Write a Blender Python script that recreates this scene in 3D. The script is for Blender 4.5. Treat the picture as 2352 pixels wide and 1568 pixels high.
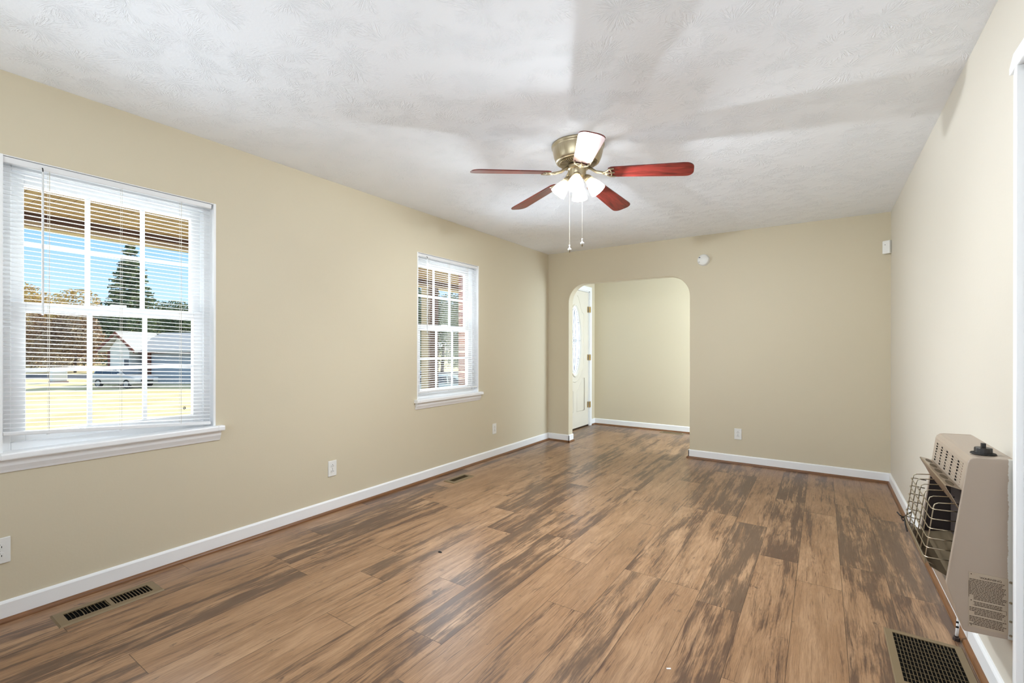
import bpy, bmesh, math, random
from mathutils import Vector, Matrix

for o in list(bpy.data.objects):
    bpy.data.objects.remove(o, do_unlink=True)
C = bpy.context.scene.collection
SC = bpy.context.scene
PI = math.pi

# ------------------------------------------------------------------ camera
cam_d = bpy.data.cameras.new('camera')
cam_d.sensor_width = 36.0
cam_d.lens = 1062.87 * 36.0 / 2352.0
cam_d.shift_y = 12.48 / 2352.0
cam_d.clip_start = 0.02
cam_d.clip_end = 1000
cam = bpy.data.objects.new('camera', cam_d)
C.objects.link(cam)
cam.matrix_world = (Matrix.Translation((3.0127, 0.0, 1.2197)) @ Matrix.Rotation(0.5909, 4, 'Z')
                    @ Matrix.Rotation(PI / 2, 4, 'X') @ Matrix.Rotation(0.0016, 4, 'Z'))
SC.camera = cam

# ------------------------------------------------------------------ view
SC.view_settings.view_transform = 'Standard'
SC.view_settings.look = 'None'
SC.view_settings.gamma = 1.0
SC.view_settings.use_curve_mapping = False
SC.view_settings.exposure = 0.43
SC.cycles.max_bounces = 10
SC.cycles.diffuse_bounces = 6
SC.cycles.transparent_max_bounces = 24
SC.cycles.sample_clamp_indirect = 6.0
SC.cycles.caustics_reflective = False
SC.cycles.caustics_refractive = False
SC.cycles.use_denoising = True


def srgb(r, g, b, a=1.0):
    def f(c):
        c = c / 255.0
        return c / 12.92 if c <= 0.04045 else ((c + 0.055) / 1.055) ** 2.4
    return (f(r), f(g), f(b), a)


# ------------------------------------------------------------------ sky
world = bpy.data.worlds.new('sky')
SC.world = world
world.use_nodes = True
wt = world.node_tree
wt.nodes.clear()
w_out = wt.nodes.new('ShaderNodeOutputWorld')
w_bg = wt.nodes.new('ShaderNodeBackground')
w_tc = wt.nodes.new('ShaderNodeTexCoord')
w_sep = wt.nodes.new('ShaderNodeSeparateXYZ')
w_ramp = wt.nodes.new('ShaderNodeValToRGB')
wt.links.new(w_tc.outputs['Generated'], w_sep.inputs[0])
wt.links.new(w_sep.outputs['Z'], w_ramp.inputs[0])
wt.links.new(w_ramp.outputs[0], w_bg.inputs[0])
wt.links.new(w_bg.outputs[0], w_out.inputs[0])
el = w_ramp.color_ramp.elements
el[0].position = 0.0
el[0].color = srgb(228, 234, 238)
el[1].position = 1.0
el[1].color = srgb(176, 190, 208)
for p_, c_ in ((0.06, srgb(186, 216, 242)), (0.22, srgb(118, 176, 236)), (0.45, srgb(150, 182, 220))):
    e = w_ramp.color_ramp.elements.new(p_)
    e.color = c_
w_bg.inputs[1].default_value = 1.08

# ------------------------------------------------------------------ sun and added area lights: window, porch, foyer and rear fill
sun_d = bpy.data.lights.new('sun', 'SUN')
sun_d.energy = 4.2
sun_d.color = (1.0, 0.93, 0.80)
sun_d.angle = math.radians(0.6)
sun = bpy.data.objects.new('sun', sun_d)
C.objects.link(sun)
sun.rotation_euler = Vector((0.22, -0.85, -0.55)).to_track_quat('-Z', 'Y').to_euler()


def area(name, loc, direction, sx, sy, power, color, spread=180):
    d = bpy.data.lights.new(name, 'AREA')
    d.shape = 'RECTANGLE'
    d.size = sx
    d.size_y = sy
    d.energy = power
    d.color = color
    d.spread = math.radians(spread)
    o = bpy.data.objects.new(name, d)
    C.objects.link(o)
    o.location = loc
    o.rotation_euler = Vector(direction).to_track_quat('-Z', 'Y').to_euler()
    o.visible_camera = False
    return o


DAY = (0.74, 0.87, 1.0)
area('fill_light_window_front', (0.04, 0.87, 1.42), (1, 0, 0), 0.80, 1.2, 6, DAY, 130)  # added fill on the room side of the blind, hidden from the camera
area('fill_light_window_far', (0.04, 3.415, 1.42), (1, 0, 0), 0.80, 1.2, 9.5, DAY, 120)  # second added fill, room side of the far blind, also camera-invisible
area('fill_light_porch_front', (-0.33, 0.87, 1.42), (1, 0, 0), 0.80, 1.2, 20, (0.92, 0.96, 1.0), 170)  # added light outside the glass to brighten the near slats and sash
area('fill_light_porch_far', (-0.33, 3.415, 1.42), (1, 0, 0), 0.80, 1.2, 20, (0.92, 0.96, 1.0), 170)  # same added light behind the far window's slats and sash
area('fill_light_porch_door', (-0.33, 6.175, 1.32), (1, 0, 0), 0.5, 1.2, 9, DAY)  # added light behind the door's oval glass to make it bright
area('fill_light_rear', (1.75, -1.60, 1.30), (0, 0.62, 0.78), 2.2, 1.0, 40, (0.88, 0.94, 1.0))  # fill light added behind the camera to raise the ambient level
area('assumed_light_foyer_side', (3.30, 6.15, 1.35), (-1, 0, 0), 1.0, 1.7, 66, (0.70, 0.85, 1.0))  # assumed source, added in front of the closed foyer end; no opening is built

# ------------------------------------------------------------------ material helpers
MATS = {}


def pmat(name, col, rough=0.5, metal=0.0, spec=0.5, coat=0.0, emit=None, emit_s=0.0, bump=None):
    m = bpy.data.materials.new(name)
    m.use_nodes = True
    nt = m.node_tree
    b = nt.nodes['Principled BSDF']
    b.inputs['Base Color'].default_value = col
    b.inputs['Roughness'].default_value = rough
    b.inputs['Metallic'].default_value = metal
    b.inputs['Specular IOR Level'].default_value = spec
    b.inputs['Coat Weight'].default_value = coat
    if emit:
        b.inputs['Emission Color'].default_value = emit
        b.inputs['Emission Strength'].default_value = emit_s
    if bump:
        sc, st, dist = bump
        geo = nt.nodes.new('ShaderNodeNewGeometry')
        n = nt.nodes.new('ShaderNodeTexNoise')
        n.inputs['Scale'].default_value = sc
        n.inputs['Detail'].default_value = 3
        bp = nt.nodes.new('ShaderNodeBump')
        bp.inputs['Strength'].default_value = st
        bp.inputs['Distance'].default_value = dist
        nt.links.new(geo.outputs['Position'], n.inputs['Vector'])
        nt.links.new(n.outputs['Fac'], bp.inputs['Height'])
        nt.links.new(bp.outputs[0], b.inputs['Normal'])
    return m


class NT:
    """small helper for building node graphs"""
    def __init__(self, mat):
        self.t = mat.node_tree
        self.b = self.t.nodes['Principled BSDF']

    def link(self, a, b):
        self.t.links.new(a, b)

    def val(self, sock, v):
        if isinstance(v, (int, float)):
            sock.default_value = v
        elif isinstance(v, tuple):
            sock.default_value = v
        else:
            self.link(v, sock)

    def m(self, op, a, b=None, c=None, clamp=False):
        n = self.t.nodes.new('ShaderNodeMath')
        n.operation = op
        n.use_clamp = clamp
        self.val(n.inputs[0], a)
        if b is not None:
            self.val(n.inputs[1], b)
        if c is not None:
            self.val(n.inputs[2], c)
        return n.outputs[0]

    def pos(self):
        g = self.t.nodes.new('ShaderNodeNewGeometry')
        s = self.t.nodes.new('ShaderNodeSeparateXYZ')
        self.link(g.outputs['Position'], s.inputs[0])
        return s.outputs[0], s.outputs[1], s.outputs[2]

    def objpos(self):
        g = self.t.nodes.new('ShaderNodeTexCoord')
        s = self.t.nodes.new('ShaderNodeSeparateXYZ')
        self.link(g.outputs['Object'], s.inputs[0])
        return s.outputs[0], s.outputs[1], s.outputs[2]

    def vec(self, x, y, z=0.0):
        n = self.t.nodes.new('ShaderNodeCombineXYZ')
        self.val(n.inputs[0], x)
        self.val(n.inputs[1], y)
        self.val(n.inputs[2], z)
        return n.outputs[0]

    def noise(self, v, scale=1.0, detail=3.0, rough=0.5, dist=0.0):
        n = self.t.nodes.new('ShaderNodeTexNoise')
        self.link(v, n.inputs['Vector'])
        n.inputs['Scale'].default_value = scale
        n.inputs['Detail'].default_value = detail
        n.inputs['Roughness'].default_value = rough
        n.inputs['Distortion'].default_value = dist
        return n.outputs['Fac']

    def white(self, v):
        n = self.t.nodes.new('ShaderNodeTexWhiteNoise')
        n.noise_dimensions = '3D'
        self.link(v, n.inputs['Vector'])
        return n.outputs['Value']

    def smooth(self, v, lo, hi):
        n = self.t.nodes.new('ShaderNodeMapRange')
        n.interpolation_type = 'SMOOTHSTEP'
        self.val(n.inputs['Value'], v)
        self.val(n.inputs['From Min'], lo)
        self.val(n.inputs['From Max'], hi)
        return n.outputs[0]

    def mix(self, f, a, b):
        n = self.t.nodes.new('ShaderNodeMix')
        n.data_type = 'RGBA'
        self.val(n.inputs['Factor'], f)
        self.val(n.inputs[6], a)
        self.val(n.inputs[7], b)
        return n.outputs[2]

    def bump(self, h, strength, dist):
        n = self.t.nodes.new('ShaderNodeBump')
        n.inputs['Strength'].default_value = strength
        n.inputs['Distance'].default_value = dist
        self.link(h, n.inputs['Height'])
        self.link(n.outputs[0], self.b.inputs['Normal'])


# ------------------------------------------------------------------ materials
WALL = pmat('beige_wall_paint', srgb(206, 196, 172), 0.55, spec=0.35, bump=(90, 0.10, 0.003))
WALL_R = pmat('off_white_wall_paint', srgb(210, 203, 190), 0.5, spec=0.35, bump=(90, 0.10, 0.003))
WHITE = pmat('white_trim_paint', srgb(238, 239, 240), 0.38, spec=0.45)
VINYL = pmat('white_vinyl', srgb(236, 238, 240), 0.35)
OUTLET = pmat('white_plastic', srgb(228, 228, 224), 0.35)
DARK = pmat('dark_slot', srgb(24, 20, 18), 0.7)
HOLE = pmat('black_void', srgb(10, 9, 8), 0.9, spec=0.1)
QUARTER = pmat('oak_quarter_round', srgb(150, 98, 52), 0.4)


def wood_strip_mat():
    m = QUARTER
    n = NT(m)
    x, y, z = n.pos()
    f = n.noise(n.vec(n.m('MULTIPLY', x, 9.0), n.m('MULTIPLY', y, 9.0), n.m('MULTIPLY', z, 160.0)), 1.0, 4)
    n.link(n.mix(f, srgb(84, 54, 30), srgb(142, 96, 58)), n.b.inputs['Base Color'])


wood_strip_mat()


def floor_mat():
    m = pmat('laminate_planks', srgb(150, 112, 80), 0.3, spec=0.5)
    n = NT(m)
    x, y, z = n.pos()
    u = n.m('DIVIDE', n.m('SUBTRACT', x, 0.142), 0.197)
    col = n.m('FLOOR', u)
    fu = n.m('FRACT', u)
    off = n.m('MULTIPLY', n.white(n.vec(col, 3.7, 1.3)), 1.22)
    v = n.m('DIVIDE', n.m('ADD', y, off), 1.22)
    row = n.m('FLOOR', v)
    fv = n.m('FRACT', v)
    r1 = n.white(n.vec(col, row, 0.5))
    r2 = n.white(n.vec(col, row, 7.5))
    r3 = n.white(n.vec(col, row, 13.5))
    lx = n.m('MULTIPLY', fu, 0.197)
    ly = n.m('MULTIPLY', fv, 1.22)
    ox = n.m('MULTIPLY', r1, 40.0)
    oy = n.m('MULTIPLY', r2, 60.0)
    # wavy grain
    wob = n.m('MULTIPLY', n.m('SUBTRACT', n.noise(n.vec(n.m('ADD', n.m('MULTIPLY', lx, 5), ox), n.m('ADD', n.m('MULTIPLY', ly, 2.6), oy), r3), 1.0, 3), 0.5), 0.032)
    gx = n.m('ADD', lx, wob)
    # board-like sub-strips printed on each plank
    strip = n.noise(n.vec(n.m('ADD', n.m('MULTIPLY', gx, 26), ox), n.m('ADD', n.m('MULTIPLY', ly, 1.1), oy), r2), 1.0, 1.0)
    big = n.noise(n.vec(n.m('ADD', n.m('MULTIPLY', gx, 11), ox), n.m('ADD', n.m('MULTIPLY', ly, 2.4), oy), r3), 1.0, 5, 0.62, 0.35)
    blot = n.noise(n.vec(n.m('ADD', n.m('MULTIPLY', lx, 13), oy), n.m('ADD', n.m('MULTIPLY', ly, 8.5), ox), r1), 1.0, 5, 0.6, 0.6)
    fine = n.noise(n.vec(n.m('ADD', n.m('MULTIPLY', gx, 330), ox), n.m('ADD', n.m('MULTIPLY', ly, 13), oy), r1), 1.0, 4, 0.7)
    crack = n.noise(n.vec(n.m('ADD', n.m('MULTIPLY', gx, 120), oy), n.m('ADD', n.m('MULTIPLY', ly, 4.5), ox), r3), 1.0, 2, 0.5)
    rag = n.m('ADD', n.m('MULTIPLY', n.m('SUBTRACT', fine, 0.5), 0.30), n.m('MULTIPLY', n.m('SUBTRACT', crack, 0.5), 0.30))
    # dark weathered streaks: more on some planks than on others
    bias = n.m('MULTIPLY', n.m('SUBTRACT', n.m('POWER', r2, 1.4), 0.40), 0.20)
    dsum = n.m('ADD', n.m('ADD', n.m('MULTIPLY', strip, 0.42), n.m('MULTIPLY', big, 0.62)), n.m('ADD', rag, bias))
    dark = n.m('MULTIPLY', n.smooth(dsum, 0.49, 0.66), 0.88)
    knot = n.m('MULTIPLY', n.smooth(n.m('ADD', blot, n.m('MULTIPLY', rag, 0.6)), 0.61, 0.75), 0.85)
    cr = n.m('MULTIPLY', n.smooth(crack, 0.645, 0.73), 0.55)
    base = n.mix(r1, srgb(162, 126, 94), srgb(180, 144, 110))
    base = n.mix(n.smooth(big, 0.30, 0.62), base, srgb(150, 114, 82))
    tone = n.mix(r3, srgb(76, 54, 43), srgb(92, 73, 58))
    mid = n.noise(n.vec(n.m('ADD', n.m('MULTIPLY', gx, 75), oy), n.m('ADD', n.m('MULTIPLY', ly, 2.6), ox), r1), 1.0, 3, 0.6)
    base = n.mix(n.m('MULTIPLY', n.smooth(mid, 0.42, 0.68), 0.55), base, srgb(128, 96, 68))
    c1 = n.mix(n.m('MAXIMUM', dark, knot), base, tone)
    c2 = n.mix(cr, c1, srgb(78, 50, 36))
    c3 = n.mix(n.m('MULTIPLY', n.smooth(fine, 0.40, 0.66), 0.55), c2, n.mix(0.6, c2, srgb(84, 54, 36)))
    # joints
    ex = n.m('MINIMUM', lx, n.m('SUBTRACT', 0.197, lx))
    ey = n.m('MINIMUM', ly, n.m('SUBTRACT', 1.22, ly))
    ed = n.m('MINIMUM', ex, ey)
    gap = n.m('SUBTRACT', 1.0, n.smooth(ed, 0.0006, 0.0019))
    c4 = n.mix(n.m('MULTIPLY', gap, 0.75), c3, srgb(58, 38, 26))
    n.link(c4, n.b.inputs['Base Color'])
    n.link(n.m('ADD', 0.24, n.m('MULTIPLY', fine, 0.12)), n.b.inputs['Roughness'])
    h = n.m('SUBTRACT', n.m('MULTIPLY', fine, -0.25), gap)
    n.bump(h, 0.25, 0.0012)
    return m


FLOOR = floor_mat()


def ceiling_mat():
    m = pmat('stomped_ceiling_paint', srgb(243, 247, 253), 0.75, spec=0.25)
    n = NT(m)
    x, y, z = n.pos()
    wx = n.m('SUBTRACT', n.noise(n.vec(x, y, 3.3), 7.0, 2), 0.5)
    wy = n.m('SUBTRACT', n.noise(n.vec(x, y, 8.1), 7.0, 2), 0.5)
    px = n.m('ADD', x, n.m('MULTIPLY', wx, 0.03))
    py = n.m('ADD', y, n.m('MULTIPLY', wy, 0.03))
    total = None
    for k, (sc, ofs) in enumerate(((3.9, 0.0), (3.9, 17.3))):
        vo = n.t.nodes.new('ShaderNodeTexVoronoi')
        vo.voronoi_dimensions = '2D'
        vo.inputs['Scale'].default_value = sc
        vo.inputs['Randomness'].default_value = 0.75
        n.link(n.vec(n.m('ADD', px, ofs), n.m('ADD', py, ofs)), vo.inputs['Vector'])
        s = n.t.nodes.new('ShaderNodeSeparateXYZ')
        n.link(vo.outputs['Position'], s.inputs[0])
        dx = n.m('SUBTRACT', n.m('ADD', px, ofs), s.outputs[0])
        dy = n.m('SUBTRACT', n.m('ADD', py, ofs), s.outputs[1])
        ang = n.m('ARCTAN2', dy, dx)
        r = n.m('SQRT', n.m('ADD', n.m('MULTIPLY', dx, dx), n.m('MULTIPLY', dy, dy)))
        cr = n.white(n.vec(s.outputs[0], s.outputs[1], 0.0))
        # spokes: noise on a circle so it has no seam
        sp = n.noise(n.vec(n.m('MULTIPLY', n.m('COSINE', ang), 5.5), n.m('MULTIPLY', n.m('SINE', ang), 5.5),
                           n.m('ADD', n.m('MULTIPLY', r, 16.0), n.m('MULTIPLY', cr, 50.0))), 1.0, 2.5, 0.6, 0.4)
        ridge = n.m('SUBTRACT', 1.0, n.m('MULTIPLY', n.m('ABSOLUTE', n.m('SUBTRACT', sp, 0.5)), 9.0), clamp=True)
        ridge = n.m('POWER', ridge, 1.5)
        mask = n.m('MULTIPLY', n.m('SUBTRACT', 1.0, n.smooth(r, 0.075, 0.15)), n.smooth(r, 0.0, 0.03))
        mask = n.m('MULTIPLY', mask, n.smooth(n.noise(n.vec(x, y, 1.0), 9.0, 2), 0.38, 0.58))
        part = n.m('MULTIPLY', ridge, mask)
        total = part if total is None else n.m('MAXIMUM', total, part)
    grit = n.noise(n.vec(x, y, 0.0), 75.0, 3)
    h = n.m('ADD', n.m('MULTIPLY', total, 1.0), n.m('MULTIPLY', grit, 0.22))
    n.bump(h, 0.46, 0.006)
    return m


CEIL = ceiling_mat()


def glass_mat(name, tint=(0.97, 0.985, 0.98, 1), gloss=0.06):
    m = bpy.data.materials.new(name)
    m.use_nodes = True
    t = m.node_tree
    t.nodes.clear()
    o = t.nodes.new('ShaderNodeOutputMaterial')
    tr = t.nodes.new('ShaderNodeBsdfTransparent')
    tr.inputs[0].default_value = tint
    gl = t.nodes.new('ShaderNodeBsdfGlossy')
    gl.inputs['Roughness'].default_value = 0.03
    mx = t.nodes.new('ShaderNodeMixShader')
    fr = t.nodes.new('ShaderNodeFresnel')
    fr.inputs[0].default_value = 1.25
    t.links.new(fr.outputs[0], mx.inputs[0])
    t.links.new(tr.outputs[0], mx.inputs[1])
    t.links.new(gl.outputs[0], mx.inputs[2])
    t.links.new(mx.outputs[0], o.inputs[0])
    return m


GLASS = glass_mat('window_glass')


def translucent_mat(name, col, trans, transp=0.0, rough=0.4):
    m = bpy.data.materials.new(name)
    m.use_nodes = True
    t = m.node_tree
    b = t.nodes['Principled BSDF']
    b.inputs['Base Color'].default_value = col
    b.inputs['Roughness'].default_value = rough
    out = t.nodes['Material Output']
    tl = t.nodes.new('ShaderNodeBsdfTranslucent')
    tl.inputs[0].default_value = col
    mx = t.nodes.new('ShaderNodeMixShader')
    mx.inputs[0].default_value = trans
    t.links.new(b.outputs[0], mx.inputs[1])
    t.links.new(tl.outputs[0], mx.inputs[2])
    last = mx
    if transp > 0:
        tp = t.nodes.new('ShaderNodeBsdfTransparent')
        m2 = t.nodes.new('ShaderNodeMixShader')
        m2.inputs[0].default_value = transp
        t.links.new(mx.outputs[0], m2.inputs[1])
        t.links.new(tp.outputs[0], m2.inputs[2])
        last = m2
    t.links.new(last.outputs[0], out.inputs[0])
    return m


SLAT = translucent_mat('white_blind_slat', srgb(238, 239, 240), 0.35)
FROST = translucent_mat('frosted_shade_glass', srgb(212, 202, 182), 0.45, 0.13, 0.25)
DOORGLASS = translucent_mat('frosted_door_glass', srgb(236, 242, 246), 0.55, 0.35, 0.2)

# ------------------------------------------------------------------ object helpers


def tag(o, label=None, cat=None, group=None, kind=None):
    if label:
        o['label'] = label
    if cat:
        o['category'] = cat
    if group:
        o['group'] = group
    if kind:
        o['kind'] = kind
    return o


def empty(name, loc, label=None, cat=None, group=None, kind=None, rotz=0.0):
    o = bpy.data.objects.new(name, None)
    o.empty_display_size = 0.1
    o.location = loc
    o.rotation_euler = (0, 0, rotz)
    C.objects.link(o)
    return tag(o, label, cat, group, kind)


class MB:
    """collects shapes in one bmesh; build() links it as ONE mesh object"""
    def __init__(self):
        self.bm = bmesh.new()

    def box(self, a, b, mtx=None):
        x0, y0, z0 = a
        x1, y1, z1 = b
        vs = [self.bm.verts.new(v) for v in ((x0, y0, z0), (x1, y0, z0), (x1, y1, z0), (x0, y1, z0),
                                             (x0, y0, z1), (x1, y0, z1), (x1, y1, z1), (x0, y1, z1))]
        for f in ((0, 3, 2, 1), (4, 5, 6, 7), (0, 1, 5, 4), (1, 2, 6, 5), (2, 3, 7, 6), (3, 0, 4, 7)):
            self.bm.faces.new([vs[i] for i in f])
        if mtx is not None:
            for v in vs:
                v.co = mtx @ v.co
        return self

    def prism(self, pts, axis, a, b, mtx=None):
        """extrude a polygon (list of 2D points) along an axis from a to b"""
        def p3(p, t):
            if axis == 'x':
                return (t, p[0], p[1])
            if axis == 'y':
                return (p[0], t, p[1])
            return (p[0], p[1], t)
        v0 = [self.bm.verts.new(p3(p, a)) for p in pts]
        v1 = [self.bm.verts.new(p3(p, b)) for p in pts]
        self.bm.faces.new(v0)
        self.bm.faces.new(list(reversed(v1)))
        n = len(pts)
        for i in range(n):
            j = (i + 1) % n
            self.bm.faces.new((v0[i], v1[i], v1[j], v0[j]))
        if mtx is not None:
            for v in v0 + v1:
                v.co = mtx @ v.co
        return self

    def tube(self, pts, r, n=8, closed=False, r2=None):
        pts = [Vector(p) for p in pts]
        rings = []
        m = len(pts)
        prev = None
        for i, p in enumerate(pts):
            if closed:
                t = (pts[(i + 1) % m] - pts[i - 1]).normalized()
            elif i == 0:
                t = (pts[1] - pts[0]).normalized()
            elif i == m - 1:
                t = (pts[-1] - pts[-2]).normalized()
            else:
                t = ((pts[i + 1] - p).normalized() + (p - pts[i - 1]).normalized()).normalized()
            if prev is None:
                ref = Vector((0, 0, 1)) if abs(t.z) < 0.9 else Vector((1, 0, 0))
            else:
                ref = prev
            a = (ref - t * ref.dot(t)).normalized()
            prev = a
            b = t.cross(a)
            rr = r if r2 is None else r + (r2 - r) * i / max(1, m - 1)
            rings.append([self.bm.verts.new(p + a * math.cos(2 * PI * k / n) * rr + b * math.sin(2 * PI * k / n) * rr) for k in range(n)])
        for i in range(m if closed else m - 1):
            A, B = rings[i], rings[(i + 1) % m]
            for k in range(n):
                l = (k + 1) % n
                self.bm.faces.new((A[k], A[l], B[l], B[k]))
        if not closed:
            self.bm.faces.new(list(reversed(rings[0])))
            self.bm.faces.new(rings[-1])
        return self

    def lathe(self, prof, n=32, mtx=None, flute=None):
        """prof: list of (radius, z); open ends capped when the radius is > 0 only if the profile is closed by the caller"""
        rings = []
        for (r, z) in prof:
            if r < 1e-6:
                rings.append([self.bm.verts.new((0, 0, z))])
            else:
                ring = []
                for k in range(n):
                    a = 2 * PI * k / n
                    rr = r
                    if flute:
                        rr = r * (1 + flute[1] * math.cos(flute[0] * a))
                    ring.append(self.bm.verts.new((rr * math.cos(a), rr * math.sin(a), z)))
                rings.append(ring)
        for A, B in zip(rings, rings[1:]):
            if len(A) == 1 and len(B) == 1:
                continue
            if len(A) == 1:
                for k in range(n):
                    self.bm.faces.new((A[0], B[(k + 1) % n], B[k]))
            elif len(B) == 1:
                for k in range(n):
                    self.bm.faces.new((A[k], A[(k + 1) % n], B[0]))
            else:
                for k in range(n):
                    l = (k + 1) % n
                    self.bm.faces.new((A[k], A[l], B[l], B[k]))
        if mtx is not None:
            for ring in rings:
                for v in ring:
                    v.co = mtx @ v.co
        return self

    def sheet(self, grid, thick=None):
        """grid: rows of 3D points -> quads"""
        vs = [[self.bm.verts.new(p) for p in row] for row in grid]
        for a, b in zip(vs, vs[1:]):
            for i in range(len(a) - 1):
                self.bm.faces.new((a[i], a[i + 1], b[i + 1], b[i]))
        return self

    def build(self, name, mat, parent=None, smooth=False, bevel=None, solid=None, segs=2):
        bmesh.ops.recalc_face_normals(self.bm, faces=self.bm.faces[:])
        me = bpy.data.meshes.new(name)
        self.bm.to_mesh(me)
        self.bm.free()
        o = bpy.data.objects.new(name, me)
        C.objects.link(o)
        if mat is not None:
            me.materials.append(mat)
        if smooth:
            for p in me.polygons:
                p.use_smooth = True
        if solid:
            md = o.modifiers.new('solid', 'SOLIDIFY')
            md.thickness = solid
            md.offset = 0
        if bevel:
            md = o.modifiers.new('bevel', 'BEVEL')
            md.width = bevel
            md.segments = segs
            md.limit_method = 'ANGLE'
            md.angle_limit = math.radians(40)
            md.harden_normals = False
        if parent is not None:
            o.parent = parent
        return o


def struct(name, mb, mat, parent=None, **k):
    o = mb.build(name, mat, parent, **k)
    if parent is None:
        o['kind'] = 'structure'
    return o


def walled(u0, u1, v0, v1, holes, place, thick):
    """a flat wall u0..u1 x v0..v1 with rectangular holes; place(u, v, t) -> 3D, t = 0 (face) .. thick"""
    us = sorted({u0, u1} | {h[0] for h in holes} | {h[1] for h in holes})
    vs = sorted({v0, v1} | {h[2] for h in holes} | {h[3] for h in holes})
    us = [u for u in us if u0 <= u <= u1]
    vs = [v for v in vs if v0 <= v <= v1]
    mb = MB()
    bm = mb.bm
    nodes = {}

    def nd(i, j, t):
        key = (i, j, t)
        if key not in nodes:
            nodes[key] = bm.verts.new(place(us[i], vs[j], thick * t))
        return nodes[key]

    def solid(i, j):
        if i < 0 or j < 0 or i >= len(us) - 1 or j >= len(vs) - 1:
            return False
        cu, cv = (us[i] + us[i + 1]) / 2, (vs[j] + vs[j + 1]) / 2
        return not any(h[0] < cu < h[1] and h[2] < cv < h[3] for h in holes)
    for i in range(len(us) - 1):
        for j in range(len(vs) - 1):
            if not solid(i, j):
                continue
            for t in (0, 1):
                bm.faces.new((nd(i, j, t), nd(i + 1, j, t), nd(i + 1, j + 1, t), nd(i, j + 1, t)))
            for (di, dj, a, b) in ((-1, 0, (i, j), (i, j + 1)), (1, 0, (i + 1, j), (i + 1, j + 1)),
                                   (0, -1, (i, j), (i + 1, j)), (0, 1, (i, j + 1), (i + 1, j + 1))):
                if not solid(i + di, j + dj):
                    bm.faces.new((nd(*a, 0), nd(*b, 0), nd(*b, 1), nd(*a, 1)))
    return mb


def copy_tree(o, parent=None):
    c = o.copy()
    C.objects.link(c)
    if parent is not None:
        c.parent = parent
    for ch in list(o.children):
        copy_tree(ch, c)
    return c


# ------------------------------------------------------------------ the room
W, D, H, YB, FY = 3.5232, 5.3505, 2.44, -1.5, 6.85      # width, far wall, height, rear wall, foyer rear wall
FD = D + 0.115
FX = 3.4                                                # foyer's right end
W1 = (0.433, 1.311, 0.745, 2.070)
W2 = (2.966, 3.858, 0.745, 2.070)
DOOR1 = (5.715, 6.655, -0.001, 2.085)
DOOR2 = (1.15, 2.035, -0.001, 2.085)

struct('floor', MB().box((-0.16, YB - 0.12, -0.12), (W + 0.12, FY + 0.12, 0.0)), FLOOR)
struct('ceiling', MB().box((-0.27, YB - 0.12, H), (W + 0.12, FY + 0.12, H + 0.1)), CEIL)
struct('wall_left', walled(YB - 0.12, FY + 0.12, 0.0, H, [W1, W2, DOOR1], lambda u, v, t: (-t, u, v), 0.15), WALL)

W3 = (0.6, 2.9, 0.7, 2.2)
struct('wall_rear', walled(0.0, W, 0.0, H, [W3], lambda u, v, t: (u, YB - t, v), 0.12), WALL)
struct('wall_right', walled(YB - 0.12, FD + 0.0, 0.0, H, [DOOR2], lambda u, v, t: (W + t, u, v), 0.12), WALL_R)

# far wall with the rounded arch
ax0, ax1, atop, ar = 0.303, 1.792, 2.022, 0.235
pts = [(-0.05, -0.02), (ax0, -0.02), (ax0, atop - ar)]
for k in range(1, 13):
    a = PI - (PI / 2) * k / 12
    pts.append((ax0 + ar + ar * math.cos(a), atop - ar + ar * math.sin(a)))
for k in range(0, 13):
    a = PI / 2 - (PI / 2) * k / 12
    pts.append((ax1 - ar + ar * math.cos(a), atop - ar + ar * math.sin(a)))
pts += [(ax1, -0.02), (W + 0.05, -0.02), (W + 0.05, H + 0.02), (-0.05, H + 0.02)]
struct('wall_far', MB().prism(pts, 'y', D, FD), WALL, bevel=0.006)
struct('wall_foyer_rear', MB().box((0, FY, 0), (FX, FY + 0.12, H)), WALL)
struct('wall_foyer_right', MB().box((FX, FD, 0), (FX + 0.12, FY + 0.12, H)), WALL)

# baseboards and quarter rounds
BT = 0.013


def base_prof(sgn=1, x=0.0):
    """profile (offset from the wall, height) of the eased baseboard"""
    return [(x, 0.0), (x + sgn * BT, 0.0), (x + sgn * BT, 0.082), (x + sgn * (BT - 0.003), 0.088), (x + sgn * (BT - 0.008), 0.091), (x, 0.092)]


def quarter_prof(sgn=1, x=0.0):
    p = [(x, 0.0)]
    for k in range(0, 7):
        a = (PI / 2) * k / 6
        p.append((x + sgn * 0.016 * math.cos(a), 0.019 * math.sin(a)))
    return p


def skirting(side, axis, a, b, sgn, wallpos):
    return (MB().prism(base_prof(sgn, wallpos), axis, a, b), MB().prism(quarter_prof(sgn, wallpos + sgn * BT), axis, a, b))


runs = [
    ('left', 'y', YB, D, 1, 0.0),
    ('right', 'y', 2.11, D, -1, W),
    ('right_rear', 'y', YB, 1.075, -1, W),
]
n_trim = 0
for side, axis, a, b, sgn, wp in runs:
    bb, qr = skirting(side, axis, a, b, sgn, wp)
    struct('baseboard_' + side, bb, WHITE)
    n_trim += 1
    struct('trim_%d' % n_trim, qr, QUARTER)


def skirt_far(side, x0, x1, y, sgn):
    """baseboard along x on a wall facing -y (sgn -1)"""
    m = Matrix(((0, 1, 0, 0), (1, 0, 0, 0), (0, 0, 1, 0), (0, 0, 0, 1)))
    bb = MB().prism(base_prof(sgn, y), 'y', x0, x1, m)
    qr = MB().prism(quarter_prof(sgn, y + sgn * BT), 'y', x0, x1, m)
    return bb, qr


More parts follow.
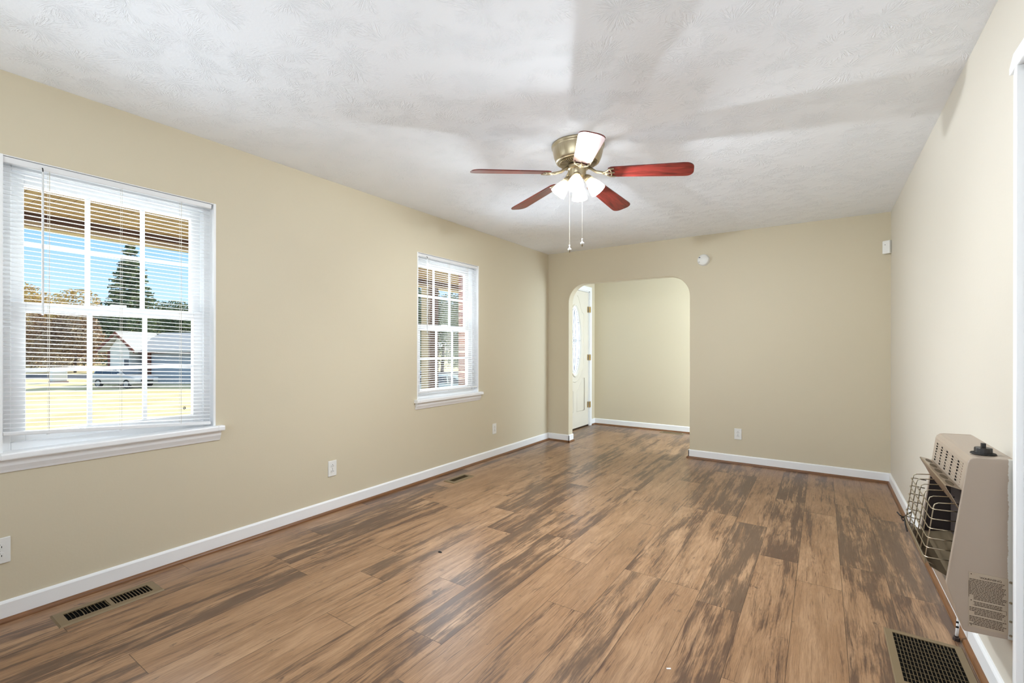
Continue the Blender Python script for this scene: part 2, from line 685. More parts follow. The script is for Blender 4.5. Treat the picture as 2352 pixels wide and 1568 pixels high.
# far wall: left stub wraps into the arch jamb
bb, qr = skirt_far('far', 0.0, ax0 + BT, D, -1)
bb.prism(base_prof(1, ax0), 'y', D - BT, FD)
qr.prism(quarter_prof(1, ax0 + BT), 'y', D - BT - 0.016, FD)
qr.prism([(ax0, 0), (ax0 + BT + 0.016, 0), (ax0 + BT + 0.002, 0.018), (ax0, 0.019)], 'y', D - BT - 0.016, D - BT)
struct('baseboard_far_left', bb, WHITE, bevel=0.003)
struct('trim_4', qr, QUARTER)
bb, qr = skirt_far('far', ax1 - BT, W, D, -1)
bb.prism(base_prof(-1, ax1), 'y', D - BT, FD)
qr.prism(quarter_prof(-1, ax1 - BT), 'y', D - BT - 0.016, FD)
struct('baseboard_far_right', bb, WHITE, bevel=0.003)
struct('trim_5', qr, QUARTER)
bb, qr = skirt_far('foyer', 0.0, FX, FY, -1)
struct('baseboard_foyer', bb, WHITE)
struct('trim_6', qr, QUARTER)
bb = MB().prism(base_prof(1, 0.0), 'y', 6.715, FY)
qr = MB().prism(quarter_prof(1, BT), 'y', 6.715, FY)
struct('baseboard_foyer_left', bb, WHITE)
struct('trim_7', qr, QUARTER)

# ------------------------------------------------------------------ windows
GLASS_W = 0.69


def make_window(n, w):
    y0, y1, z0, z1 = w
    yc = (y0 + y1) / 2
    root = empty('window_%d' % n, (0, yc, z0), kind='structure')
    inv = Matrix.Translation((0, -yc, -z0))

    def put(mb, name, mat, parent=root, **k):
        for v in mb.bm.verts:
            v.co = inv @ v.co
        return mb.build(name, mat, parent, **k)
    g0, g1 = yc - GLASS_W / 2, yc + GLASS_W / 2
    # painted wood liner of the opening
    jb = MB()
    jb.box((-0.05, y0 + 0.0005, z0), (0.0015, y0 + 0.012, z1)).box((-0.05, y1 - 0.012, z0), (0.0015, y1 - 0.0005, z1))
    jb.box((-0.05, y0, z1 - 0.004), (0.0, y1, z1 - 0.0005))
    put(jb, 'jamb_liner', WHITE)
    # outer frame
    fr = MB()
    f0, f1 = -0.145, -0.05
    fr.box((f0, y0, z0), (f1, y0 + 0.045, z1)).box((f0, y1 - 0.045, z0), (f1, y1, z1))
    fr.box((f0, y0 + 0.045, z1 - 0.05), (f1, y1 - 0.045, z1)).box((f0, y0 + 0.045, z0 - 0.001), (f1, y1 - 0.045, z0 + 0.035))
    put(fr, 'window_frame', VINYL, bevel=0.003)
    # sashes
    for (nm, xa, xb, za, zb, ga, gb) in (('upper_sash', -0.130, -0.100, 1.378, z1 - 0.045, 1.420, 1.972),
                                        ('lower_sash', -0.095, -0.062, z0 + 0.03, 1.425, 0.820, 1.383)):
        sb = MB()
        sb.box((xa, y0 + 0.042, za), (xb, g0, zb)).box((xa, g1, za), (xb, y1 - 0.042, zb))
        sb.box((xa, g0, za), (xb, g1, ga)).box((xa, g0, gb), (xb, g1, zb))
        so = put(sb, nm, VINYL, bevel=0.002)
        xm = (xa + xb) / 2
        mu = MB()
        for k in (1, 2):
            yy = g0 + GLASS_W * k / 3
            mu.box((xm - 0.006, yy - 0.0095, ga), (xm + 0.006, yy + 0.0095, gb))
        zz = (ga + gb) / 2 + 0.005
        mu.box((xm - 0.0055, g0, zz - 0.0095), (xm + 0.0055, g1, zz + 0.0095))
        put(mu, 'grille', VINYL, so)
        pn = MB()
        pn.box((xm - 0.0015, g0 - 0.004, ga - 0.004), (xm + 0.0015, g1 + 0.004, gb + 0.004))
        put(pn, 'glass_pane', GLASS, so)
        if nm == 'lower_sash':
            lk = MB().box((xb - 0.03, yc - 0.03, zb), (xb, yc + 0.03, zb + 0.012))
            put(lk, 'sash_lock', VINYL, so)
    # stool and apron
    st = MB()
    st.prism([(-0.052, z0 - 0.028), (0.040, z0 - 0.028), (0.043, z0 - 0.022), (0.043, z0 - 0.004), (0.040, z0 + 0.002), (-0.052, z0 + 0.002)], 'y', y0 + 0.0005, y1 - 0.0005)
    st.prism([(0.0, z0 - 0.028), (0.040, z0 - 0.028), (0.043, z0 - 0.022), (0.043, z0 - 0.004), (0.040, z0 + 0.002), (0.0, z0 + 0.002)], 'y', y0 - 0.035, y0 + 0.0005)
    st.prism([(0.0, z0 - 0.028), (0.040, z0 - 0.028), (0.043, z0 - 0.022), (0.043, z0 - 0.004), (0.040, z0 + 0.002), (0.0, z0 + 0.002)], 'y', y1 - 0.0005, y1 + 0.035)
    put(st, 'window_stool', WHITE, bevel=0.002)
    ap = MB()
    ap.prism([(0.0, z0 - 0.086), (0.006, z0 - 0.086), (0.010, z0 - 0.075), (0.020, z0 - 0.055), (0.024, z0 - 0.035), (0.024, z0 - 0.030), (0.0, z0 - 0.028)],
             'y', y0 - 0.022, y1 + 0.022)
    put(ap, 'window_apron', WHITE, bevel=0.001)
    return root


make_window(1, W1)
make_window(2, W2)

# unseen rear window behind the camera, added to go with the fill light
rw = empty('window_3', ((W3[0] + W3[1]) / 2, YB, W3[2]), kind='structure')
fr = MB()
hw, hh = (W3[1] - W3[0]) / 2, W3[3] - W3[2]
fr.box((-hw, -0.10, 0), (-hw + 0.06, -0.02, hh)).box((hw - 0.06, -0.10, 0), (hw, -0.02, hh))
fr.box((-hw, -0.10, 0), (hw, -0.02, 0.06)).box((-hw, -0.10, hh - 0.06), (hw, -0.02, hh)).box((-0.03, -0.10, 0), (0.03, -0.02, hh))
fr.build('window_frame', VINYL, rw)
MB().box((-hw + 0.05, -0.062, 0.05), (hw - 0.05, -0.058, hh - 0.05)).build('glass_pane', GLASS, rw)
cs = MB()
cs.box((-hw - 0.07, 0, -0.09), (hw + 0.07, 0.018, 0)).box((-hw - 0.07, 0, hh), (hw + 0.07, 0.018, hh + 0.07))
cs.box((-hw - 0.07, 0, 0), (-hw, 0.018, hh)).box((hw, 0, 0), (hw + 0.07, 0.018, hh))
cs.build('window_casing', WHITE, rw, bevel=0.003)

# ------------------------------------------------------------------ mini blinds
CORD = pmat('cord_string', srgb(205, 198, 184), 0.8)
CLEAR = pmat('clear_acrylic', srgb(215, 217, 218), 0.15)


def make_blind(y0, y1, ztop, zl, zr, wand_y, wand_len, cord_ys, label):
    """zl, zr = height of the bottom rail's underside at y0 and at y1"""
    yc = (y0 + y1) / 2
    root = empty('mini_blind', (0, yc, ztop), label, 'window blind', 'white mini blinds')
    L = y1 - y0
    hr = MB()
    hr.prism([(-0.032, -0.027), (-0.006, -0.027), (-0.004, -0.024), (-0.002, -0.003), (-0.006, 0.0), (-0.032, 0.0)], 'y', -L / 2, L / 2)
    head = hr.build('headrail', SLAT_SOLID, root, bevel=0.001)
    N = 59
    top = -0.036
    sl = MB()
    for i in range(N):
        f = (i + 0.4) / (N + 0.2)
        za = top + (zl - ztop + 0.018 - top) * f
        zb = top + (zr - ztop + 0.018 - top) * f
        rnd = random.Random(i + int(y0 * 100))
        w = rnd.uniform(-0.0008, 0.0008)
        rows = []
        tilt = 0.0010
        for k in range(4):
            s = k / 3
            x = -0.030 + 0.025 * s
            zc = 0.0026 * (1 - (2 * s - 1) ** 2) - tilt * (s - 0.5) * 2
            row = []
            for q in range(5):
                g = q / 4
                row.append((x, -L / 2 + 0.003 + (L - 0.006) * g, za + (zb - za) * g + zc + w))
            rows.append(row)
        sl.sheet(rows)
    sl.build('slats', SLAT, root, smooth=True)
    br = MB()
    za, zb = zl - ztop, zr - ztop
    p0 = [(-0.031, 0.0), (-0.006, 0.0), (-0.004, 0.004), (-0.004, 0.014), (-0.007, 0.018), (-0.029, 0.018), (-0.032, 0.014), (-0.032, 0.004)]
    va = [br.bm.verts.new((p[0], -L / 2 + 0.002, za + p[1])) for p in p0]
    vb = [br.bm.verts.new((p[0], L / 2 - 0.002, zb + p[1])) for p in p0]
    br.bm.faces.new(va)
    br.bm.faces.new(list(reversed(vb)))
    for i in range(len(p0)):
        j = (i + 1) % len(p0)
        br.bm.faces.new((va[i], vb[i], vb[j], va[j]))
    rail = br.build('bottom_rail', SLAT_SOLID, root)
    for cy in cord_ys:
        g = (cy - y0) / L
        zb_ = zl - ztop + (zr - zl) * g
        cd = MB()
        for xx in (-0.0305, -0.0045):
            cd.tube([(xx, cy - yc, -0.02), (xx, cy - yc, zb_ + 0.01)], 0.0007, 5)
        cd.tube([(-0.018, cy - yc + 0.004, -0.02), (-0.018, cy - yc + 0.004, zb_ + 0.01)], 0.0008, 5)
        cd.build('ladder_cord', CORD, root)
        MB().tube([(-0.018, cy - yc, zb_ - 0.004), (-0.018, cy - yc, zb_ + 0.001)], 0.006, 10).build('cord_button', SLAT_SOLID, rail)
    wd = MB()
    wy = wand_y - yc
    wd.tube([(0.006, wy, -0.036), (0.006, wy + 0.001, -wand_len)], 0.0042, 6)
    wo = wd.build('tilt_wand', CLEAR, root)
    hk = MB()
    hk.tube([(-0.004, wy, -0.016), (0.004, wy, -0.02), (0.007, wy, -0.03), (0.006, wy, -0.038)], 0.0022, 6)
    hk.build('wand_hook', DARK, wo)
    return root


SLAT_SOLID = pmat('white_blind_rail', srgb(226, 227, 228), 0.35)
b1 = make_blind(0.445, 1.288, 2.064, 0.820, 0.757, 0.570, 0.70, (0.594, 0.866, 1.134),
                'white mini blind in the larger nearer window, its bottom rail hanging crooked')
# the knotted lift-cord end low on the near blind
kn = MB()
for k in range(5):
    a = k * 1.3
    kn.tube([(0.002, 0.28 + 0.006 * math.cos(a), -1.195 + 0.007 * math.sin(a)), (0.004, 0.28 + 0.008 * math.cos(a + 2), -1.193 + 0.009 * math.sin(a + 2))], 0.0013, 5)
kn.build('cord_knot', DARK, b1)
b2 = make_blind(2.984, 3.842, 2.064, 0.800, 0.795, 3.088, 0.72, (3.13, 3.41, 3.69),
                'white mini blind in the narrower-looking far window, level bottom rail')

# ------------------------------------------------------------------ front door in the foyer
DPAINT = pmat('cream_door_paint', srgb(222, 216, 202), 0.4)
BRASS = pmat('brass', srgb(196, 168, 112), 0.35, metal=0.8)
CAME = pmat('lead_came', srgb(96, 98, 102), 0.5, metal=0.5)
door = empty('door_1', (0, 6.645, 0), kind='structure')
# jamb
jb = MB()
jb.box((-0.15, -0.93, 0.0), (-0.001, -0.912, 2.085)).box((-0.15, -0.008, 0.0), (-0.001, 0.0099, 2.085)).box((-0.15, -0.93, 2.068), (-0.001, 0.0099, 2.085))
jb.build('door_jamb', WHITE, door)
MB().box((-0.15, -0.912, 0.0), (-0.004, -0.008, 0.016)).build('threshold', pmat('bronze_threshold', srgb(70, 52, 36), 0.4, metal=0.6), door)
cs = MB()
cs.box((0.0, -1.0, 0.0), (0.017, -0.925, 2.085)).box((0.0, 0.004, 0.0), (0.017, 0.068, 2.085)).box((0.0, -1.0, 2.08), (0.017, 0.068, 2.15))
cs.build('door_casing', WHITE, door, bevel=0.004)
# leaf with an oval opening: a grid of rings around the ellipse
yc, zc, ry, rz = -0.470, 1.315, 0.200, 0.515
leaf = MB()
bm = leaf.bm
NS = 64
y0, y1, z0, z1 = -0.909, -0.011, 0.022, 2.064


def rect_pt(a):
    c, s = math.cos(a), math.sin(a)
    t = 1e9
    if c > 1e-9:
        t = min(t, (y1 - yc) / c)
    if c < -1e-9:
        t = min(t, (y0 - yc) / c)
    if s > 1e-9:
        t = min(t, (z1 - zc) / s)
    if s < -1e-9:
        t = min(t, (z0 - zc) / s)
    return yc + c * t, zc + s * t


angs = [2 * PI * k / NS for k in range(NS)]
for cy, cz in ((y0, z0), (y0, z1), (y1, z0), (y1, z1)):
    angs.append(math.atan2(cz - zc, cy - yc) % (2 * PI))
angs = sorted(set(angs))
ringo = {}
for t, x in ((0, -0.012), (1, -0.056)):
    ringo[t] = []
    for a in angs:
        ringo[t].append((bm.verts.new((x, yc + ry * math.cos(a), zc + rz * math.sin(a))), bm.verts.new((x, *rect_pt(a)))))
na = len(angs)
for t in (0, 1):
    for k in range(na):
        l = (k + 1) % na
        bm.faces.new((ringo[t][k][0], ringo[t][l][0], ringo[t][l][1], ringo[t][k][1]))
for k in range(na):
    l = (k + 1) % na
    for q in (0, 1):
        bm.faces.new((ringo[0][k][q], ringo[0][l][q], ringo[1][l][q], ringo[1][k][q]))
lf = leaf.build('door_leaf', DPAINT, door)
# oval moulding, glass and cames
om = MB()
om.tube([(-0.010, yc + (ry + 0.012) * math.cos(a), zc + (rz + 0.012) * math.sin(a)) for a in [2 * PI * k / 56 for k in range(56)]], 0.013, 8, closed=True)
om.build('oval_moulding', DPAINT, lf, smooth=True)
gl = MB()
ring = [gl.bm.verts.new((-0.03, yc + ry * math.cos(2 * PI * k / 48), zc + rz * math.sin(2 * PI * k / 48))) for k in range(48)]
gl.bm.faces.new(ring)
gl.build('oval_glass', DOORGLASS, lf, solid=0.006)
cm = MB()
cm.tube([(-0.024, yc + (ry - 0.035) * math.cos(2 * PI * k / 40), zc + (rz - 0.045) * math.sin(2 * PI * k / 40)) for k in range(40)], 0.003, 5, closed=True)
for dz in (-0.27, 0.0, 0.27):
    wy = ry * math.sqrt(1 - (dz / rz) ** 2)
    for s in (-1, 1):
        cm.tube([(-0.024, yc + s * wy, zc + dz), (-0.024, yc + s * (wy - 0.075 if dz else 0.055), zc + dz)], 0.003, 5)
for k in range(3):
    rr = 0.022
    cy_ = yc + (k - 1) * 0.05
    cm.tube([(-0.024, cy_ + rr * math.cos(2 * PI * q / 12), zc + rr * 1.2 * math.sin(2 * PI * q / 12)) for q in range(12)], 0.003, 5, closed=True)
for s in (-1, 1):
    for sy in (-1, 1):
        cm.tube([(-0.024, yc + sy * 0.02, zc + s * 0.03), (-0.024, yc + sy * 0.05, zc + s * 0.12), (-0.024, yc + sy * 0.03, zc + s * 0.24), (-0.024, yc, zc + s * 0.45)], 0.003, 5)
cm.build('lead_came', CAME, lf)
# raised panel mouldings on the leaf
pm = MB()


def mould(path, closed=False):
    pm.tube([(-0.012, y, z) for (y, z) in path], 0.0075, 6, closed=closed)


for s in (-1, 1):
    # upper corner scrolls
    mould([(yc + s * x, z) for x, z in ((0.07, 1.985), (0.10, 1.97), (0.15, 1.90), (0.20, 1.80), (0.24, 1.745), (0.29, 1.735), (0.30, 1.70), (0.30, 1.0), (0.29, 0.90), (0.24, 0.885), (0.20, 0.83), (0.15, 0.76), (0.10, 0.72), (0.0, 0.70))])
    # lower side panels
    mould([(yc + s * x, z) for x, z in ((0.06, 0.26), (0.06, 0.565), (0.10, 0.59), (0.15, 0.63), (0.20, 0.70), (0.25, 0.74), (0.31, 0.75), (0.31, 0.26))], True)
pm.build('panel_moulding', DPAINT, lf, smooth=True)
for z in (0.33, 1.06, 1.80):
    hg = MB()
    hg.tube([(0.012, -0.008, z - 0.045), (0.012, -0.008, z + 0.045)], 0.0065, 8)
    hg.box((0.0005, -0.045, z - 0.045), (0.004, -0.008, z + 0.045), Matrix.Translation((-0.0125, 0, 0)))
    hg.box((0.0165, -0.006, z - 0.045), (0.019, 0.022, z + 0.045))
    hg.build('hinge', BRASS, door)
kb = MB()
kb.lathe([(0.0, 0.06), (0.02, 0.058), (0.027, 0.045), (0.02, 0.03), (0.011, 0.02), (0.011, 0.006), (0.032, 0.004), (0.032, 0.0)], 20, Matrix.Translation((-0.012, -0.845, 0.95)) @ Matrix.Rotation(PI / 2, 4, 'Y'))
kb.build('door_handle', BRASS, lf, smooth=True)

# second door in the right wall beside the camera: casing edge is in the photo
d2 = empty('door_2', (W, 1.5925, 0), kind='structure')
cs = MB()
hy2 = (DOOR2[1] - DOOR2[0]) / 2
prof = [(0.0, 0.0), (-0.019, 0.0), (-0.019, 0.02), (-0.014, 0.045), (-0.010, 0.066), (-0.006, 0.07), (0.0, 0.07)]


def casing_leg(ysgn):
    return [(p[0], ysgn * (hy2 - 0.002 + p[1])) for p in prof]


cs.prism(casing_leg(1), 'z', 0.0, 2.083)
cs.prism(casing_leg(-1), 'z', 0.0, 2.083)
cs.prism([(p[0], 2.083 + p[1]) for p in prof], 'y', -hy2 - 0.068, hy2 + 0.068)
cs.build('door_casing', WHITE, d2, bevel=0.004)
jb = MB()
jb.box((0.0005, -hy2, 0), (0.12, -hy2 + 0.018, 2.085)).box((0.0005, hy2 - 0.018, 0), (0.12, hy2, 2.085)).box((0.0005, -hy2, 2.067), (0.12, hy2, 2.085))
jb.build('door_jamb', WHITE, d2)
lf2 = MB().box((0.03, -hy2 + 0.02, 0.01), (0.065, hy2 - 0.02, 2.063))
for (za, zb) in ((0.2, 0.85), (1.0, 1.9)):
    for (ya, yb) in ((-0.33, -0.05), (0.05, 0.33)):
        lf2.box((0.022, ya, za), (0.032, yb, zb))
lf2 = lf2.build('door_leaf', WHITE, d2, bevel=0.004)
MB().lathe([(0.0, 0.06), (0.02, 0.058), (0.027, 0.045), (0.02, 0.03), (0.011, 0.02), (0.011, 0.006), (0.032, 0.004), (0.032, 0.0)], 20,
           Matrix.Translation((0.03, -0.36, 0.95)) @ Matrix.Rotation(-PI / 2, 4, 'Y')).build('door_handle', BRASS, d2, smooth=True)

# ------------------------------------------------------------------ outlets


def make_outlet(loc, rotz, label):
    """plate in the local xz plane facing -y"""
    root = empty('wall_outlet', loc, label, 'electrical outlet', 'duplex wall outlets', rotz=rotz)
    MB().box((-0.035, -0.006, -0.057), (0.035, 0.0, 0.057)).build('cover_plate', OUTLET, root, bevel=0.0035, segs=3)
    for s in (1, -1):
        zc = s * 0.0195
        rc = MB()
        pr = []
        for k in range(24):
            a = 2 * PI * k / 24
            pr.append((0.0165 * math.cos(a), zc + max(-0.0135, min(0.0135, 0.0172 * math.sin(a)))))
        rc.prism(pr, 'y', -0.0075, -0.004)
        r = rc.build('receptacle', OUTLET, root, bevel=0.0006)
        st = MB()
        st.box((-0.0078, -0.0080, zc - 0.007), (-0.0054, -0.0070, zc + 0.003))
        st.box((0.0054, -0.0080, zc - 0.006), (0.0078, -0.0070, zc + 0.002))
        st.lathe([(0.0, 0.0009), (0.0028, 0.0009), (0.0028, 0.0)], 10, Matrix.Translation((0, -0.0071, zc + 0.0085)) @ Matrix.Rotation(PI / 2, 4, 'X'))
        st.build('slots', DARK, r)
    MB().lathe([(0.0, 0.0015), (0.0025, 0.001), (0.003, 0.0)], 12, Matrix.Translation((0, -0.006, 0)) @ Matrix.Rotation(PI / 2, 4, 'X')).build('screw', CAME, root)
    return root


# left wall faces +x: local -y must point to +x -> rotate +90 degrees
make_outlet((0.0, 2.103, 0.320), PI / 2, 'white outlet on the left wall between the two windows')
make_outlet((0.0, 4.140, 0.316), PI / 2, 'smallest white outlet, on the left wall past the far window near the corner')
make_outlet((0.0, 0.435, 0.316), PI / 2, 'white outlet under the nearer window, cut by the left edge of the photo')
make_outlet((2.279, D, 0.311), 0.0, 'white outlet on the far wall right of the arch')

# ------------------------------------------------------------------ smoke detector and motion sensor
sd = empty('smoke_detector', (1.936, D, 2.168), 'round white smoke detector on the far wall above the arch', 'smoke detector')
R = Matrix.Rotation(PI / 2, 4, 'X')
MB().lathe([(0.0, 0.035), (0.050, 0.034), (0.056, 0.030), (0.0585, 0.022), (0.0585, 0.012), (0.062, 0.010), (0.064, 0.006), (0.064, 0.0)], 48, R).build('detector_body', OUTLET, sd, smooth=True)
MB().box((-0.044, -0.0375, 0.022), (-0.026, -0.0335, 0.030), Matrix.Rotation(0.0, 4, 'Y')).build('test_button', CAME, sd)
MB().box((-0.046, -0.0375, -0.026), (-0.030, -0.0335, -0.020)).build('vent_slot', pmat('grey_vent', srgb(160, 162, 158), 0.5), sd)

ms = empty('motion_sensor', (W - 0.002, D - 0.002, 2.118), 'small white motion sensor mounted up in the far right corner', 'motion sensor')
ang = math.radians(-38)
Rm = Matrix.Rotation(ang, 4, 'Z')
mb = MB().box((-0.032, -0.062, -0.058), (0.032, -0.024, 0.058), Rm)
mb.build('sensor_body', OUTLET, ms, bevel=0.006, segs=3)
MB().prism([(-0.032, -0.026), (0.032, -0.026), (0.012, 0.0), (0.0, 0.0)], 'z', -0.05, 0.05, Rm).build('corner_bracket', pmat('tan_bracket', srgb(150, 132, 100), 0.5), ms)
MB().box((-0.010, -0.0632, 0.018), (-0.004, -0.0615, 0.024), Rm).build('indicator_lens', CAME, ms)

# ------------------------------------------------------------------ floor registers
BRONZE = pmat('brown_register_paint', srgb(128, 110, 82), 0.45, metal=0.2)
BRONZE_D = pmat('brown_register_louver', srgb(104, 88, 62), 0.5, metal=0.2)


def make_register(x0, x1, y0, y1, label, nl=26, bent=True, seed=3):
    xc, yc = (x0 + x1) / 2, (y0 + y1) / 2
    root = empty('floor_register', (xc, yc, 0.0), label, 'floor vent', 'brown floor registers')
    a, b = (x1 - x0) / 2, (y1 - y0) / 2
    ia, ib = a - 0.036, b - 0.036
    fr = MB()
    t = 0.006
    # frame: sloped rim
    outer = [(-a, -b, 0.0), (a, -b, 0.0), (a, b, 0.0), (-a, b, 0.0)]
    mid = [(-a + 0.006, -b + 0.006, t), (a - 0.006, -b + 0.006, t), (a - 0.006, b - 0.006, t), (-a + 0.006, b - 0.006, t)]
    inn = [(-ia, -ib, t), (ia, -ib, t), (ia, ib, t), (-ia, ib, t)]
    low = [(-ia, -ib, 0.0005), (ia, -ib, 0.0005), (ia, ib, 0.0005), (-ia, ib, 0.0005)]
    L = [[fr.bm.verts.new(p) for p in r] for r in (outer, mid, inn, low)]
    for A, B in zip(L, L[1:]):
        for k in range(4):
            l = (k + 1) % 4
            fr.bm.faces.new((A[k], A[l], B[l], B[k]))
    fr.build('frame', BRONZE, root)
    MB().box((-ia, -ib, 0.0004), (ia, ib, 0.0012)).build('duct_opening', HOLE, root)
    lv = MB()
    rnd = random.Random(seed)
    for k in range(1, nl):
        y = -ib + 2 * ib * k / nl
        if bent:
            near = y < 0.0
            lean = 0.0016 if near else 0.0062
            if rnd.random() < 0.15:
                lean = rnd.uniform(0.003, 0.008)
            bow = rnd.uniform(-0.003, 0.003) if near else 0.001
        else:
            lean, bow = 0.004, 0.0
        rows = []
        for q in range(7):
            g = q / 6
            x = -ia + 2 * ia * g
            d = bow * (1 - (2 * g - 1) ** 2)
            rows.append([(x, y + d, t - 0.0005), (x, y + d + lean, 0.0014)])
        lv.sheet(rows)
    lv.build('louvers', BRONZE_D, root, solid=0.0012)
    if bent:
        rib = MB().box((-ia, -0.008, 0.002), (ia, 0.008, t))
        rib.build('centre_rib', BRONZE, root)
    return root


make_register(0.122, 0.280, 0.572, 0.957, 'brown floor register with bent louvers below the nearer window', 24, True, 5)
make_register(0.160, 0.290, 3.138, 3.428, 'brown floor register by the left wall below the far window', 22, False)
make_register(1.08, 1.41, 6.655, 6.785, 'dark floor register in the foyer beyond the arch', 14, False)
# turn the foyer one so that its louvers run the short way is not visible; it lies along the foyer wall

# return-air grille
gr = empty('return_air_grille', (3.360, 2.375, 0.0), 'large brown floor grille beside the wall heater', 'floor vent')
a, b = 0.1255, 0.203
ia, ib = 0.098, 0.175
fr = MB()
t = 0.005
outer = [(-a, -b, 0.0), (a, -b, 0.0), (a, b, 0.0), (-a, b, 0.0)]
mid = [(-a + 0.004, -b + 0.004, t), (a - 0.004, -b + 0.004, t), (a - 0.004, b - 0.004, t), (-a + 0.004, b - 0.004, t)]
inn = [(-ia, -ib, t), (ia, -ib, t), (ia, ib, t), (-ia, ib, t)]
low = [(-ia, -ib, 0.0005), (ia, -ib, 0.0005), (ia, ib, 0.0005), (-ia, ib, 0.0005)]
L = [[fr.bm.verts.new(p) for p in r] for r in (outer, mid, inn, low)]
for A, B in zip(L, L[1:]):
    for k in range(4):
        l = (k + 1) % 4
        fr.bm.faces.new((A[k], A[l], B[l], B[k]))
fr.build('frame', BRONZE, gr)
MB().box((-ia, -ib, 0.0003), (ia, ib, 0.001)).build('duct_opening', HOLE, gr)
lat = MB()
for k in range(1, 17):
    x = -ia + 2 * ia * k / 17
    lat.box((x - 0.0010, -ib, 0.0012), (x + 0.0010, ib, t))
for k in range(1, 11):
    y = -ib + 2 * ib * k / 11
    lat.box((-ia, y - 0.0013, 0.0012), (ia, y + 0.0013, t - 0.0026))
lat.build('grid', BRONZE_D, gr)

# ------------------------------------------------------------------ ceiling fan
FAN = (1.778, 2.554, 2.44)
NICKEL = pmat('antique_brass', srgb(176, 160, 128), 0.32, metal=0.75)
NICKEL_D = pmat('antique_brass_dark', srgb(122, 106, 74), 0.4, metal=0.7)


def brushed():
    n = NT(NICKEL)
    x, y, z = n.objpos()
    ang = n.m('ARCTAN2', y, x)
    f = n.noise(n.vec(n.m('MULTIPLY', ang, 60.0), n.m('MULTIPLY', z, 8.0)), 1.0, 2)
    n.link(n.mix(f, srgb(158, 144, 114), srgb(206, 194, 168)), n.b.inputs['Base Color'])


brushed()


def cherry_mat():
    m = pmat('cherry_blade', srgb(120, 36, 30), 0.3, spec=0.5, coat=0.22)
    n = NT(m)
    n.b.inputs['Coat Roughness'].default_value = 0.28
    x, y, z = n.objpos()
    f = n.noise(n.vec(n.m('MULTIPLY', x, 6.0), n.m('MULTIPLY', y, 38.0)), 1.0, 5, 0.6, 1.2)
    n.link(n.mix(n.smooth(f, 0.3, 0.7), srgb(74, 24, 20), srgb(132, 46, 40)), n.b.inputs['Base Color'])
    return m


CHERRY = cherry_mat()
EDGE = pmat('gold_edge', srgb(120, 82, 44), 0.35, metal=0.4)
fan = empty('ceiling_fan', FAN, 'flush-mount ceiling fan with five cherry blades and four lit glass shades', 'ceiling fan')
MB().lathe([(0.0, 0.0), (0.158, 0.0), (0.160, -0.004), (0.158, -0.014), (0.152, -0.018), (0.152, -0.026), (0.150, -0.040),
            (0.143, -0.070), (0.134, -0.092), (0.130, -0.100), (0.122, -0.104), (0.112, -0.102), (0.0, -0.102)], 72).build('motor_housing', NICKEL, fan, smooth=True)
# vented medallion under the housing
vd = MB()
vd.lathe([(0.112, -0.1015), (0.114, -0.108), (0.106, -0.110), (0.060, -0.116), (0.052, -0.122), (0.0, -0.122)], 60)
med = vd.build('vent_medallion', NICKEL_D, fan, smooth=True)
rb = MB()
for k in range(50):
    if k % 10 < 2:
        continue
    a = 2 * PI * k / 50
    m = Matrix.Rotation(a, 4, 'Z')
    rb.box((0.062, -0.0022, -0.1185), (0.106, 0.0022, -0.1085), m)
rb.build('ribs', NICKEL, med)
# flywheel and switch housing
MB().lathe([(0.0, -0.120), (0.062, -0.120), (0.066, -0.126), (0.066, -0.140), (0.056, -0.146), (0.050, -0.150), (0.050, -0.182), (0.046, -0.192), (0.030, -0.200), (0.014, -0.204), (0.010, -0.214), (0.0, -0.216)], 40).build('switch_housing', NICKEL, fan, smooth=True)

# blades
ANG0 = 14.0
PITCH = math.radians(-12.0)


def blade_outline():
    pts = []
    r0, r1 = 0.185, 0.660
    w0, w1 = 0.050, 0.066
    pts.append((r0, -w0 * 0.75))
    pts.append((r0 + 0.02, -w0))
    pts.append((r1 - 0.055, -w1))
    for k in range(1, 7):
        a = -PI / 2 + (PI / 2) * k / 6
        pts.append((r1 - 0.045 + 0.045 * math.cos(a), -w1 + 0.045 + 0.045 * math.sin(a)))
    for k in range(0, 6):
        a = (PI / 2) * k / 6
        pts.append((r1 - 0.045 + 0.045 * math.cos(a), w1 - 0.045 + 0.045 * math.sin(a)))
    pts.append((r1 - 0.055, w1))
    pts.append((r0 + 0.02, w0))
    pts.append((r0, w0 * 0.75))
    return pts


bl = MB().prism(blade_outline(), 'z', -0.003, 0.003)
blade_me = bl.build('blade', CHERRY, None, bevel=0.0012)
ir = MB()
